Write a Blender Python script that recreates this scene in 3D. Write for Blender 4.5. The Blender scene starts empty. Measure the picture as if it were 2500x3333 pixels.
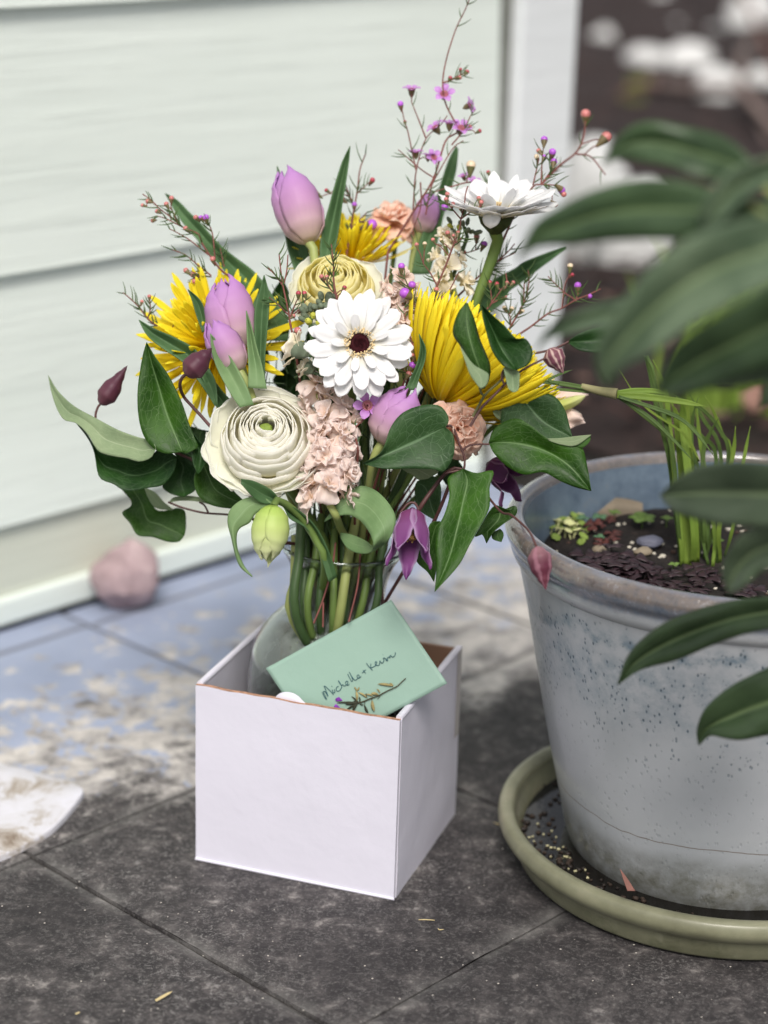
import bpy, math, random
from mathutils import Vector, Matrix, noise
random.seed(7)
sc = bpy.context.scene
COL = sc.collection
# ------------------------------------------------------------------ camera
FPX, PIT, ROLL, CH = 6712.0, 0.32977, 0.03002, 0.94329
IW, IH = 2500.0, 3333.0
Fv = Vector((0, math.cos(PIT), -math.sin(PIT)))
U0 = Vector((0, math.sin(PIT), math.cos(PIT))); R0 = Vector((1, 0, 0))
Rv = R0*math.cos(ROLL) + U0*math.sin(ROLL)
Uv = -R0*math.sin(ROLL) + U0*math.cos(ROLL)
CAM = Vector((0, 0, CH))
cam = bpy.data.cameras.new("camera"); camo = bpy.data.objects.new("camera", cam); COL.objects.link(camo)
m = Matrix.Identity(4)
for i in range(3):
    m[i][0], m[i][1], m[i][2], m[i][3] = Rv[i], Uv[i], -Fv[i], CAM[i]
camo.matrix_world = m
cam.sensor_fit = 'VERTICAL'; cam.sensor_height = 24.0; cam.sensor_width = 18.0
cam.lens = FPX/IH*24.0
cam.clip_start = 0.05; cam.clip_end = 400
cam.dof.use_dof = True; cam.dof.focus_distance = 1.80
cam.dof.aperture_fstop = cam.lens/1000.0/0.029
sc.camera = camo
sc.render.resolution_x, sc.render.resolution_y = 768, 1024
# ------------------------------------------------------------------ world, sun, exposure
SUN_EL, SUN_AZ = math.radians(50), math.radians(179)      # azimuth of the sun as seen from the scene (compass from +Y, clockwise)
w = bpy.data.worlds.new("World"); sc.world = w; w.use_nodes = True
wn = w.node_tree.nodes; bg = wn["Background"]
sky = wn.new("ShaderNodeTexSky"); sky.sky_type = 'NISHITA'; sky.sun_disc = False
sky.sun_elevation = SUN_EL; sky.sun_rotation = SUN_AZ; sky.dust_density = 3.0; sky.air_density = 1.0; sky.ozone_density = 0.6
hs = wn.new("ShaderNodeHueSaturation"); hs.inputs['Saturation'].default_value = 0.28      # thin high cloud: a greyer sky
w.node_tree.links.new(sky.outputs[0], hs.inputs['Color']); w.node_tree.links.new(hs.outputs[0], bg.inputs[0]); bg.inputs[1].default_value = 0.10
sl = bpy.data.lights.new("sun", 'SUN'); so = bpy.data.objects.new("sun", sl); COL.objects.link(so)
sl.energy = 2.3; sl.angle = math.radians(22); sl.color = (1.0, 0.94, 0.87)
sd = Vector((math.sin(SUN_AZ)*math.cos(SUN_EL), math.cos(SUN_AZ)*math.cos(SUN_EL), math.sin(SUN_EL)))
so.rotation_euler = sd.to_track_quat('Z', 'Y').to_euler()
sc.view_settings.view_transform = 'Standard'; sc.view_settings.look = 'None'
sc.view_settings.exposure = 0.33; sc.view_settings.gamma = 1.0
# ------------------------------------------------------------------ helpers: picture point + distance -> place
VW = dict(s=(0, 0, 1), a=(350, 450, 2.37), b=(850, 450, 2.765), c=(1200, 0, 2.074), d=(1250, 750, 2.212), e=(100, 1050, 2.37),
          f=(600, 1100, 2.212), g=(1150, 1200, 2.074), h=(800, 850, 2.765), i=(600, 1800, 1.746), j=(1600, 300, 1.843),
          k=(1600, 1400, 1.843), l=(1600, 2200, 1.843), m=(0, 1700, 1.843), n=(0, 2600, .976), w=(1020, 2100, 5.184),
          x=(1300, 200, 4.1475), y=(1300, 600, 3.318), z=(1700, 1050, 2.0738), q=(1700, 1600, 2.0738), t=(1300, 1300, 1.0883))
D0 = 1.88
def src(v, x, y):
    a = VW[v]; return a[0] + x/a[2], a[1] + y/a[2]
def ray(X, Y): return Fv + Rv*((X-IW/2)/FPX) - Uv*((Y-IH/2)/FPX)
def P(v, x, y, d=0.0):
    X, Y = src(v, x, y); return CAM + ray(X, Y)*(D0+d)
def G(v, x, y, z=0.0):
    X, Y = src(v, x, y); r = ray(X, Y); return CAM + r*((z-CH)/r.z)
def AX(ix, iy, tc): return (Rv*ix + Uv*iy - Fv*tc).normalized()
def PX(px, d=0.0): return px/FPX*(D0+d)
TC = -Fv
def rnd(a, b): return random.uniform(a, b)
def lerp(a, b, t): return a + (b-a)*t
def prof(tab, t):
    for (a, va), (b, vb) in zip(tab, tab[1:]):
        if t <= b:
            k = (t-a)/(b-a) if b > a else 0; k = k*k*(3-2*k); return va + (vb-va)*k
    return tab[-1][1]
def catmull(pts, n):
    pts = [Vector(p) for p in pts]
    if len(pts) == 2: return [pts[0].lerp(pts[1], i/(n-1)) for i in range(n)]
    L = [0]
    for a, b in zip(pts, pts[1:]): L.append(L[-1] + max((b-a).length, 1e-6))
    ext = [pts[0]*2-pts[1]] + pts + [pts[-1]*2-pts[-2]]
    out = []
    for i in range(n):
        s = L[-1]*i/(n-1); k = 0
        while k < len(pts)-2 and s > L[k+1]: k += 1
        t = (s-L[k])/(L[k+1]-L[k]); p0, p1, p2, p3 = ext[k:k+4]
        out.append(((p1*2) + (p2-p0)*t + (p0*2-p1*5+p2*4-p3)*t*t + (-p0+p1*3-p2*3+p3)*t*t*t)*0.5)
    return out
class MB:
    def __init__(s): s.v = []; s.f = []; s.uv = []; s.mi = []
    def grid(s, rows, mi=0, close=False, uvf=None):
        b = len(s.v); n = len(rows); k = len(rows[0])
        for r in rows: s.v += [Vector(p) for p in r]
        for i in range(n-1):
            for j in range(k if close else k-1):
                j2 = (j+1) % k
                s.f.append((b+i*k+j, b+i*k+j2, b+(i+1)*k+j2, b+(i+1)*k+j))
                u = [(j/(k if close else k-1), i/(n-1)), ((j+1)/(k if close else k-1), i/(n-1)), ((j+1)/(k if close else k-1), (i+1)/(n-1)), (j/(k if close else k-1), (i+1)/(n-1))]
                s.uv.append([uvf(*q) for q in u] if uvf else u); s.mi.append(mi)
    def poly(s, pts, mi=0):
        b = len(s.v); s.v += [Vector(p) for p in pts]; s.f.append(tuple(range(b, b+len(pts))))
        s.uv.append([(0.5, 0.5)]*len(pts)); s.mi.append(mi)
    def tube(s, pts, r, n=8, mi=0, k=None, caps=True):
        k = k or max(4, len(pts)*4)
        c = catmull(pts, k); rr = r if callable(r) else ((lambda t: lerp(r[0], r[1], t)) if isinstance(r, (tuple, list)) else (lambda t: r))
        rows = []; up = None
        for i, p in enumerate(c):
            t = (c[min(i+1, k-1)] - c[max(i-1, 0)]); t = t.normalized() if t.length > 1e-9 else Vector((0, 0, 1))
            if up is None: up = t.orthogonal().normalized()
            up = (up - t*up.dot(t)); up = up.normalized() if up.length > 1e-6 else t.orthogonal().normalized()
            sd_ = t.cross(up); R_ = rr(i/(k-1))
            rows.append([p + (up*math.cos(a) + sd_*math.sin(a))*R_ for a in [2*math.pi*j/n for j in range(n)]])
        s.grid(rows, mi, True)
        if caps: s.poly(rows[0][::-1], mi); s.poly(rows[-1], mi)
    def revolve(s, prf, n=32, mi=0, M=None, mod=None):
        rows = []
        for r, z in prf:
            row = []
            for j in range(n):
                a = 2*math.pi*j/n; q = mod(a, z) if mod else 1
                p = Vector((r*q*math.cos(a), r*q*math.sin(a), z)); row.append(M @ p if M else p)
            rows.append(row)
        s.grid(rows, mi, True)
    def blob(s, c, r, n=8, k=6, mi=0, M=None, jit=0.0, sd=0):
        rows = []
        rx, ry, rz = (r, r, r) if not isinstance(r, (tuple, list)) else r
        for i in range(k+1):
            th = math.pi*i/k; row = []
            for j in range(n):
                a = 2*math.pi*j/n
                d = Vector((math.sin(th)*math.cos(a), math.sin(th)*math.sin(a), math.cos(th)))
                q = 1 + (noise.noise(d*1.7 + Vector((sd*3.1, sd, 0)))*jit if jit else 0)
                p = Vector((d.x*rx, d.y*ry, d.z*rz))*q
                row.append((M @ p if M else p) + Vector(c))
            rows.append(row)
        s.grid(rows, mi, True)
    def box(s, o, a, b, c, mi=0):
        o, a, b, c = map(Vector, (o, a, b, c)); B = len(s.v)
        s.v += [o, o+a, o+a+b, o+b, o+c, o+a+c, o+a+b+c, o+b+c]
        for q in ((0, 3, 2, 1), (4, 5, 6, 7), (0, 1, 5, 4), (1, 2, 6, 5), (2, 3, 7, 6), (3, 0, 4, 7)):
            s.f.append(tuple(B+k for k in q)); s.uv.append([(0, 0), (1, 0), (1, 1), (0, 1)]); s.mi.append(mi)
    def build(s, name, mats, parent=None, smooth=True, solid=0, bevel=0, subsurf=0, origin=None):
        off = origin if origin is not None else (Vector(parent['_o']) if parent is not None and '_o' in parent else Vector((0, 0, 0)))
        me = bpy.data.meshes.new(name); me.from_pydata([tuple(p-off) for p in s.v], [], s.f)
        ul = me.uv_layers.new(name="UVMap"); k = 0
        for q in s.uv:
            for c in q: ul.data[k].uv = c; k += 1
        mats = mats if isinstance(mats, (list, tuple)) else [mats]
        for q in mats: me.materials.append(q)
        for i, p in enumerate(me.polygons): p.material_index = s.mi[i]; p.use_smooth = smooth
        me.validate(); me.update()
        o = bpy.data.objects.new(name, me); COL.objects.link(o)
        o['_o'] = tuple(off)
        if parent is not None: o.parent = parent
        else: o.location = off
        if solid: md = o.modifiers.new("thick", 'SOLIDIFY'); md.thickness = solid; md.offset = 0
        if bevel: md = o.modifiers.new("bev", 'BEVEL'); md.width = bevel; md.segments = 2; md.limit_method = 'ANGLE'; md.angle_limit = math.radians(40)
        if subsurf: md = o.modifiers.new("sub", 'SUBSURF'); md.levels = subsurf; md.render_levels = subsurf
        return o
def tag(o, label=None, cat=None, group=None, kind=None):
    if label: o['label'] = label
    if cat: o['category'] = cat
    if group: o['group'] = group
    if kind: o['kind'] = kind
    return o
def thing(name, label, cat, loc, group=None):
    o = bpy.data.objects.new(name, None); COL.objects.link(o); o.empty_display_size = 0.02
    o.location = loc; o['_o'] = tuple(loc); return tag(o, label, cat, group)
def frame(c, ax, spin=0.0, ref=None):
    z = Vector(ax).normalized(); r = Vector(ref) if ref is not None else (Uv if abs(z.dot(Uv)) < 0.95 else Rv)
    x = (r - z*r.dot(z)).normalized(); y = z.cross(x)
    x2 = x*math.cos(spin) + y*math.sin(spin); y2 = z.cross(x2)
    M = Matrix.Identity(4)
    for i in range(3): M[i][0], M[i][1], M[i][2], M[i][3] = x2[i], y2[i], z[i], c[i]
    return M
# ------------------------------------------------------------------ materials
class NT:
    def __init__(s, name):
        s.m = bpy.data.materials.new(name); s.m.use_nodes = True; s.t = s.m.node_tree; s.b = s.t.nodes["Principled BSDF"]; s.o = s.t.nodes["Material Output"]
    def n(s, ty, **kw):
        q = s.t.nodes.new(ty)
        for k, v in kw.items(): setattr(q, k, v)
        return q
    def l(s, a, b): s.t.links.new(a, b)
    def put(s, sock, v):
        if hasattr(v, 'is_linked') or isinstance(v, bpy.types.NodeSocket): s.l(v, sock)
        elif isinstance(v, (tuple, list)) and len(v) == 3 and sock.type == 'RGBA': sock.default_value = (*v, 1)
        else: sock.default_value = v
    def coord(s, k='Object'):
        return s.n('ShaderNodeTexCoord').outputs[k]
    def map(s, v, sc_=(1, 1, 1), rot=(0, 0, 0), loc=(0, 0, 0)):
        q = s.n('ShaderNodeMapping'); s.l(v, q.inputs[0]); q.inputs['Scale'].default_value = sc_; q.inputs['Rotation'].default_value = rot; q.inputs['Location'].default_value = loc; return q.outputs[0]
    def noise(s, v, scale=5, detail=4, rough=.55, dist=0):
        q = s.n('ShaderNodeTexNoise'); s.l(v, q.inputs['Vector']); q.inputs['Scale'].default_value = scale; q.inputs['Detail'].default_value = detail; q.inputs['Roughness'].default_value = rough; q.inputs['Distortion'].default_value = dist; return q.outputs['Fac']
    def vor(s, v, scale=5, feat='F1', out='Distance', rand=1.0):
        q = s.n('ShaderNodeTexVoronoi', feature=feat); s.l(v, q.inputs['Vector']); q.inputs['Scale'].default_value = scale; q.inputs['Randomness'].default_value = rand; return q.outputs[out]
    def ramp(s, f, st):
        q = s.n('ShaderNodeValToRGB'); s.l(f, q.inputs[0]); e = q.color_ramp.elements
        while len(e) < len(st): e.new(.5)
        for i, (p, c) in enumerate(st):
            e[i].position = p; e[i].color = (*c, 1) if isinstance(c, tuple) else (c, c, c, 1)
        return q.outputs[0]
    def mix(s, f, a, b, mode='MIX'):
        q = s.n('ShaderNodeMix', data_type='RGBA', blend_type=mode); s.put(q.inputs[0], f); s.put(q.inputs[6], a); s.put(q.inputs[7], b); return q.outputs[2]
    def mth(s, op, a, b=0.0, c=0.0, clamp=False):
        q = s.n('ShaderNodeMath', operation=op); q.use_clamp = clamp; s.put(q.inputs[0], a); s.put(q.inputs[1], b); s.put(q.inputs[2], c); return q.outputs[0]
    def sep(s, v): q = s.n('ShaderNodeSeparateXYZ'); s.l(v, q.inputs[0]); return q.outputs
    def bump(s, h, st=.3, d=.001):
        q = s.n('ShaderNodeBump'); s.l(h, q.inputs['Height']); q.inputs['Strength'].default_value = st; q.inputs['Distance'].default_value = d; s.l(q.outputs[0], s.b.inputs['Normal']); return q.outputs[0]
    def set(s, **kw):
        for k, v in kw.items(): s.put(s.b.inputs[k.replace('_', ' ')], v)
        return s
    def transl(s, f, col, nrm=None):
        q = s.n('ShaderNodeBsdfTranslucent'); s.put(q.inputs[0], col)
        x = s.n('ShaderNodeMixShader'); x.inputs[0].default_value = f; s.l(s.b.outputs[0], x.inputs[1]); s.l(q.outputs[0], x.inputs[2]); s.l(x.outputs[0], s.o.inputs[0])
def lin(r, g, b):
    f = lambda c: ((c/255)/12.92 if c/255 < .04045 else ((c/255+.055)/1.055)**2.4)
    return (f(r), f(g), f(b))
M_ = {}
def plain(name, col, rough=.6, spec=.4, vs=30, va=.18, bump=0, bs=60, tr=0, coat=0):
    if name in M_: return M_[name]
    t = NT(name); c = t.coord()
    n1 = t.noise(c, vs, 4)
    lo = tuple(x*(1-va) for x in col); hi = tuple(min(1, x*(1+va)) for x in col)
    cc = t.ramp(n1, [(.3, lo), (.7, hi)])
    t.set(Base_Color=cc, Roughness=rough); t.b.inputs['Specular IOR Level'].default_value = spec
    if coat: t.b.inputs['Coat Weight'].default_value = coat; t.b.inputs['Coat Roughness'].default_value = .08
    if bump: t.bump(t.noise(c, bs, 5), bump, .002)
    if tr: t.transl(tr, cc)
    M_[name] = t.m; return t.m
def petal(name, base, mid, tip, rough=.5, tr=.28, streak=.12, lines=26, bump=.25, edge=None, estr=0, stripe=0, scol=None):
    t = NT(name); uv = t.coord('UV'); xyz = t.sep(uv)
    c = t.ramp(xyz[1], [(0, base), (.45, mid), (1, tip)])
    st = t.noise(t.map(uv, (lines, 1.6, 1)), 1.0, 4, .6)
    c2 = t.mix(t.mth('MULTIPLY', t.mth('SUBTRACT', st, .5), streak*4), c, tuple(x*.72 for x in mid))
    if edge:
        e = t.mth('ABSOLUTE', t.mth('SUBTRACT', xyz[0], .5)); e = t.ramp(e, [(.5-estr, 0.0), (.5, 1.0)])
        c2 = t.mix(e, c2, edge)
    if stripe:
        fr = t.mth('ABSOLUTE', t.mth('SUBTRACT', t.mth('FRACT', t.mth('ADD', t.mth('MULTIPLY', xyz[0], stripe), t.mth('MULTIPLY', t.noise(uv, 5, 2), .5))), .5)); c2 = t.mix(t.ramp(fr, [(0, .85), (.10, .7), (.22, 0.0)]), c2, scol)
    t.set(Base_Color=c2, Roughness=rough); t.b.inputs['Specular IOR Level'].default_value = .35
    t.bump(st, bump, .0008); t.transl(tr, c2); return t.m
def leafmat(name, dark, light, vein, kind='net', rough=.42, tr=.12, vs=1.0, blotch=0):
    t = NT(name); uv = t.coord('UV'); X = t.sep(uv); ob = t.coord()
    n1 = t.noise(ob, 28, 5); c = t.ramp(n1, [(.32, dark), (.7, light)])
    rn = t.n('ShaderNodeObjectInfo').outputs['Random']; c = t.mix(t.mth('MULTIPLY', rn, .55), c, tuple(x*f for x, f in zip(dark, (1.1, .9, .8))))
    du = t.mth('ABSOLUTE', t.mth('SUBTRACT', X[0], .5))
    mid = t.ramp(du, [(0, 1.0), (.012, .9), (.03, 0.0)])
    if kind == 'net':      # side veins arching from the midrib and a fine net between them
        dis = t.mth('MULTIPLY', t.noise(uv, 6, 2), .22)
        w_ = t.mth('ADD', t.mth('SUBTRACT', X[1], t.mth('MULTIPLY', du, 1.15)), dis)
        sv = t.mth('ABSOLUTE', t.mth('SUBTRACT', t.mth('FRACT', t.mth('MULTIPLY', w_, 5.0)), .5))
        sv = t.ramp(sv, [(0, .65), (.035, 0.0)])
        net = t.vor(t.map(uv, (7, 13, 1)), 1.0, 'DISTANCE_TO_EDGE'); net = t.ramp(net, [(0, .38), (.05, 0.0)])
        v = t.mth('MAXIMUM', t.mth('MAXIMUM', mid, sv), net)
    elif kind == 'par':    # long parallel veins
        pv = t.noise(t.map(uv, (55, .7, 1)), 1.0, 2, .5); v = t.mth('MAXIMUM', t.mth('MULTIPLY', mid, .45), t.ramp(pv, [(.5, 0.0), (.8, .3)]))
    else:
        w_ = t.mth('SUBTRACT', X[1], t.mth('MULTIPLY', du, .7))
        sv = t.mth('ABSOLUTE', t.mth('SUBTRACT', t.mth('FRACT', t.mth('MULTIPLY', w_, 9.0)), .5))
        sv = t.ramp(sv, [(0, .07), (.08, 0.0)]); v = t.mth('MAXIMUM', t.ramp(du, [(0, 1.0), (.02, .8), (.06, 0.0)]), sv)
    c2 = t.mix(t.mth('MULTIPLY', v, vs), c, vein)
    if blotch: c2 = t.mix(t.ramp(t.noise(ob, 22, 3, .5, .5), [(.68, 0.0), (.74, blotch)]), c2, lin(150, 150, 110))
    t.set(Base_Color=c2, Roughness=t.ramp(n1, [(.3, rough-.02), (.7, rough+.14)])); t.b.inputs['Specular IOR Level'].default_value = .5 if kind == 'shr' else .28
    h = t.mth('SUBTRACT', t.mth('MULTIPLY', t.noise(t.map(uv, (9, 22, 1)), 1.0, 3), .6), v); t.bump(h, .35, .0009)
    t.transl(tr, t.mix(.5, c2, light)); return t.m
CG = lambda *a: lin(*a)
mLeafC = leafmat('clematis_leaf', lin(28, 60, 12), lin(60, 102, 24), lin(118, 148, 95), 'net', vs=.55)
mLeafC2 = leafmat('clematis_leaf_blue', lin(32, 62, 30), lin(66, 98, 54), lin(120, 150, 112), 'net', vs=.55, blotch=.55)
mLeafD = leafmat('clematis_leaf_dark', lin(18, 48, 16), lin(42, 80, 28), lin(90, 122, 78), 'net', vs=.5)
mLeafU = leafmat('clematis_leaf_underside', lin(112, 134, 100), lin(150, 168, 130), lin(170, 184, 150), 'net', rough=.6, vs=.6)
mTul = leafmat('tulip_leaf', lin(62, 96, 58), lin(100, 134, 92), lin(140, 165, 125), 'par', rough=.5, vs=.5)
mTulL = leafmat('tulip_leaf_light', lin(100, 132, 86), lin(132, 160, 112), lin(160, 182, 140), 'par', rough=.5, vs=.5)
mShr = leafmat('shrub_leaf', lin(44, 64, 40), lin(72, 96, 62), lin(118, 138, 92), 'shr', rough=.36, tr=.06, vs=.6)
mShrG = leafmat('shrub_leaf_grey', lin(68, 88, 66), lin(108, 126, 100), lin(138, 156, 112), 'shr', rough=.36, tr=.06, vs=.7)
mGrass = leafmat('grass_leaf', lin(112, 142, 56), lin(152, 180, 84), lin(190, 208, 120), 'par', rough=.45, tr=.3, vs=.4)
mGrassD = leafmat('grass_leaf_dark', lin(72, 98, 50), lin(112, 140, 72), lin(140, 160, 100), 'par', rough=.45, tr=.2, vs=.4)
mStem = plain('green_stem', lin(104, 128, 66), .45, .4, 14, .25, tr=.1)
mStemL = plain('pale_green_stem', lin(150, 160, 96), .45, .4, 14, .2, tr=.1)
mStemD = plain('dark_green_stem', lin(62, 86, 48), .5, .4, 14, .25)
mVine = plain('vine_stem', lin(84, 54, 52), .5, .4, 60, .3)
mTwig = plain('wax_twig', lin(120, 72, 66), .6, .3, 60, .3)
mTwigG = plain('wax_twig_green', lin(92, 92, 56), .6, .3, 60, .3)
mNeed = plain('wax_needle', lin(70, 96, 48), .5, .4, 60, .25, tr=.1)
mBudP = plain('wax_bud_pink', lin(196, 120, 116), .35, .5, 160, .2)
mBudR = plain('wax_bud_red', lin(170, 62, 78), .35, .5, 160, .2)
mBudC = plain('wax_bud_cream', lin(222, 200, 170), .4, .5, 160, .12)
mBudV = plain('wax_bud_violet', lin(176, 92, 204), .35, .5, 160, .2)
mCal = plain('wax_calyx', lin(108, 96, 66), .5, .4, 90, .3)
mWaxF = petal('wax_petal', lin(190, 120, 200), lin(206, 150, 220), lin(214, 160, 226), tr=.3)
mWaxC = plain('wax_cup', lin(150, 84, 96), .4, .4, 200, .25)
mTulipP = petal('tulip_petal', lin(228, 208, 190), lin(214, 166, 206), lin(204, 150, 220), tr=.38, streak=.13, lines=15, bump=.22)
mTulipG = petal('white_tulip_petal', lin(176, 206, 96), lin(206, 222, 140), lin(228, 232, 188), tr=.3, streak=.15, lines=12)
mGerb = petal('gerbera_petal', lin(236, 232, 214), lin(246, 246, 246), lin(249, 249, 250), tr=.35, streak=.05, lines=7, bump=.5)
mRan = petal('ranunculus_cream', lin(250, 242, 176), lin(253, 250, 226), lin(255, 254, 249), tr=.58, streak=.06, lines=14, bump=.2)
mRanY = petal('ranunculus_yellow', lin(252, 238, 128), lin(253, 244, 166), lin(253, 248, 204), tr=.55, streak=.06, lines=14, bump=.2)
mRanW = petal('ranunculus_outer', lin(246, 245, 214), lin(250, 250, 236), lin(252, 252, 246), tr=.5, streak=.06, lines=14, bump=.2)
mMum = petal('chrysanthemum_petal', lin(250, 216, 16), lin(254, 232, 26), lin(254, 240, 60), tr=.4, streak=.1, lines=4, bump=.2)
mStock = petal('stock_petal', lin(250, 232, 206), lin(253, 238, 228), lin(254, 242, 238), tr=.5, streak=.1, lines=10, bump=.35)
mPeach = petal('peach_petal', lin(250, 194, 162), lin(253, 214, 188), lin(254, 228, 212), tr=.45, streak=.1, lines=12, bump=.4)
mBlush = petal('blush_petal', lin(240, 214, 190), lin(246, 226, 212), lin(250, 234, 226), tr=.4, streak=.06, lines=10)
mCream = petal('cream_petal', lin(248, 236, 196), lin(252, 244, 218), lin(253, 247, 234), tr=.4, streak=.06, lines=10)
mClem = petal('clematis_petal', lin(120, 50, 90), lin(134, 78, 132), lin(120, 60, 124), tr=.25, streak=.25, lines=10, edge=lin(178, 146, 184), estr=.22, bump=.3)
mClemD = petal('clematis_petal_dark', lin(96, 44, 80), lin(92, 46, 88), lin(96, 52, 92), tr=.2, streak=.3, lines=10, edge=lin(150, 110, 140), estr=.12, bump=.3)
mBudK = petal('clematis_bud_dark', lin(92, 54, 62), lin(82, 42, 58), lin(70, 36, 50), tr=.0, streak=.35, lines=18, bump=.5)
mBudS = petal('clematis_bud_striped', lin(120, 76, 84), lin(112, 66, 80), lin(124, 78, 90), tr=.0, streak=.3, lines=14, bump=.4, stripe=9, scol=lin(206, 180, 170))
mBudW = petal('clematis_bud_rose', lin(150, 112, 118), lin(98, 44, 62), lin(110, 58, 70), tr=.0, streak=.35, lines=14, bump=.4, stripe=4, scol=lin(160, 112, 126))
mMaroon = plain('maroon_disc', lin(58, 16, 24), .8, .2, 300, .4)
mPollen = plain('cream_stamen', lin(232, 208, 160), .6, .3, 300, .15)
mAnther = plain('tan_stamen', lin(176, 138, 84), .6, .3, 200, .25)
mCalG = plain('grey_green_calyx', lin(112, 124, 104), .8, .2, 70, .25)
mCalD = plain('gerbera_calyx', lin(64, 74, 44), .8, .2, 120, .35)
mGreenC = plain('ranunculus_heart', lin(120, 140, 60), .6, .3, 150, .3)
# ------------------------------------------------------------------ the setting
WA = Vector((-0.73079, 0.68260, 0)); WB = Vector((0.68260, 0.73079, 0)); Z = Vector((0, 0, 1))
def W(a, b, z=0): return WA*a + WB*b + Z*z      # a: towards the house wall, b: along the wall
def patio_mat():
    t = NT('patio_slabs'); c = t.coord(); S = t.sep(t.map(c, rot=(0, 0, -math.atan2(WA.y, WA.x))))   # x: distance towards the wall
    a_, b_ = S[0], t.mth('MULTIPLY', S[1], -1.0)
    wob = t.noise(c, 9, 6, .65); wob2 = t.noise(c, 2.3, 3)
    fine = t.noise(c, 240, 5, .7); med = t.noise(c, 38, 6, .7, .3)
    dark = t.ramp(med, [(.32, lin(38, 36, 38)), (.50, lin(57, 54, 55)), (.60, lin(80, 76, 76)), (.70, lin(142, 137, 134))])
    flk = t.noise(c, 150, 7, .85, 1.2); dark = t.mix(t.mth('MULTIPLY', t.ramp(flk, [(.53, 0.0), (.60, .75)]), t.mth('MULTIPLY', t.ramp(wob2, [(.38, .5), (.62, 1.0)]), t.ramp(wob, [(.38, .3), (.6, 1.0)]))), dark, lin(146, 143, 142))
    dark = t.mix(t.ramp(fine, [(.54, 0.0), (.72, .5)]), dark, lin(150, 147, 144))
    dark = t.mix(t.ramp(t.noise(c, 5, 5, .6), [(.50, 0.0), (.62, .4)]), dark, lin(36, 34, 36))
    ja = t.mth('ABSOLUTE', t.mth('SUBTRACT', t.mth('FRACT', t.mth('ADD', t.mth('DIVIDE', t.mth('SUBTRACT', a_, 1.003), .412), 8.5)), .5)); jb = t.mth('ABSOLUTE', t.mth('SUBTRACT', t.mth('FRACT', t.mth('ADD', t.mth('DIVIDE', t.mth('SUBTRACT', b_, 1.0445), .40), 8.5)), .5))
    jm = t.mth('MINIMUM', ja, jb); worn = t.mth('MULTIPLY', t.ramp(jm, [(.0, 1.0), (.012, .8), (.045, 0.0)]), t.ramp(t.noise(c, 22, 6, .7), [(.42, 0.0), (.6, 1.0)])); dark = t.mix(t.mth('MULTIPLY', worn, .4), dark, lin(138, 136, 133))
    pale = t.ramp(t.noise(c, 20, 8, .72, .4), [(.36, lin(104, 102, 102)), (.46, lin(160, 156, 154)), (.60, lin(200, 195, 190))])
    blue = t.ramp(t.noise(c, 5, 3), [(.3, lin(134, 144, 166)), (.7, lin(158, 167, 190))])
    bm = t.mth('ADD', t.mth('MULTIPLY', t.noise(c, 24, 9, .74, .3), 1.0), t.mth('MULTIPLY', t.mth('SUBTRACT', a_, 1.63), .62))
    bm = t.mth('ADD', bm, t.mth('MULTIPLY', t.mth('SUBTRACT', t.noise(c, 75, 5, .7), .5), .16))
    light = t.mix(t.ramp(bm, [(.48, 0.0), (.53, 1.0)]), pale, blue)
    k = t.mth('ADD', t.mth('ADD', a_, t.mth('MULTIPLY', t.mth('SUBTRACT', b_, 1.2), .17)), t.mth('MULTIPLY', t.mth('SUBTRACT', t.noise(c, 13, 8, .75, .5), .5), .55))
    k = t.mth('ADD', k, t.mth('MULTIPLY', t.mth('SUBTRACT', t.noise(c, 60, 5, .7), .5), .14))
    light = t.mix(t.mth('MULTIPLY', t.ramp(jm, [(.0, 1.0), (.008, .9), (.016, 0.0)]), .65), light, lin(84, 82, 82))
    mask = t.ramp(t.mth('SUBTRACT', k, 1.0), [(.41, 0.0), (.50, 1.0)])
    col = t.mix(mask, dark, light)
    t.set(Base_Color=col, Roughness=.72); t.b.inputs['Specular IOR Level'].default_value = .35
    h = t.mth('ADD', t.mth('MULTIPLY', fine, .5), t.mth('MULTIPLY', med, 1.0)); t.bump(h, .7, .0016)
    return t.m
mPatio = patio_mat()
mJoint = plain('joint_sand', lin(46, 44, 42), .95, .1, 60, .4, bump=.6, bs=200)
def mulch_mat():
    t = NT('mulch_soil'); c = t.coord(); n1 = t.noise(c, 16, 6, .7); 
    t.set(Base_Color=t.ramp(n1, [(.3, lin(20, 14, 14)), (.55, lin(48, 35, 33)), (.75, lin(84, 64, 58))]), Roughness=.95)
    t.bump(n1, 1.0, .02); return t.m
mMulch = mulch_mat()
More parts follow.
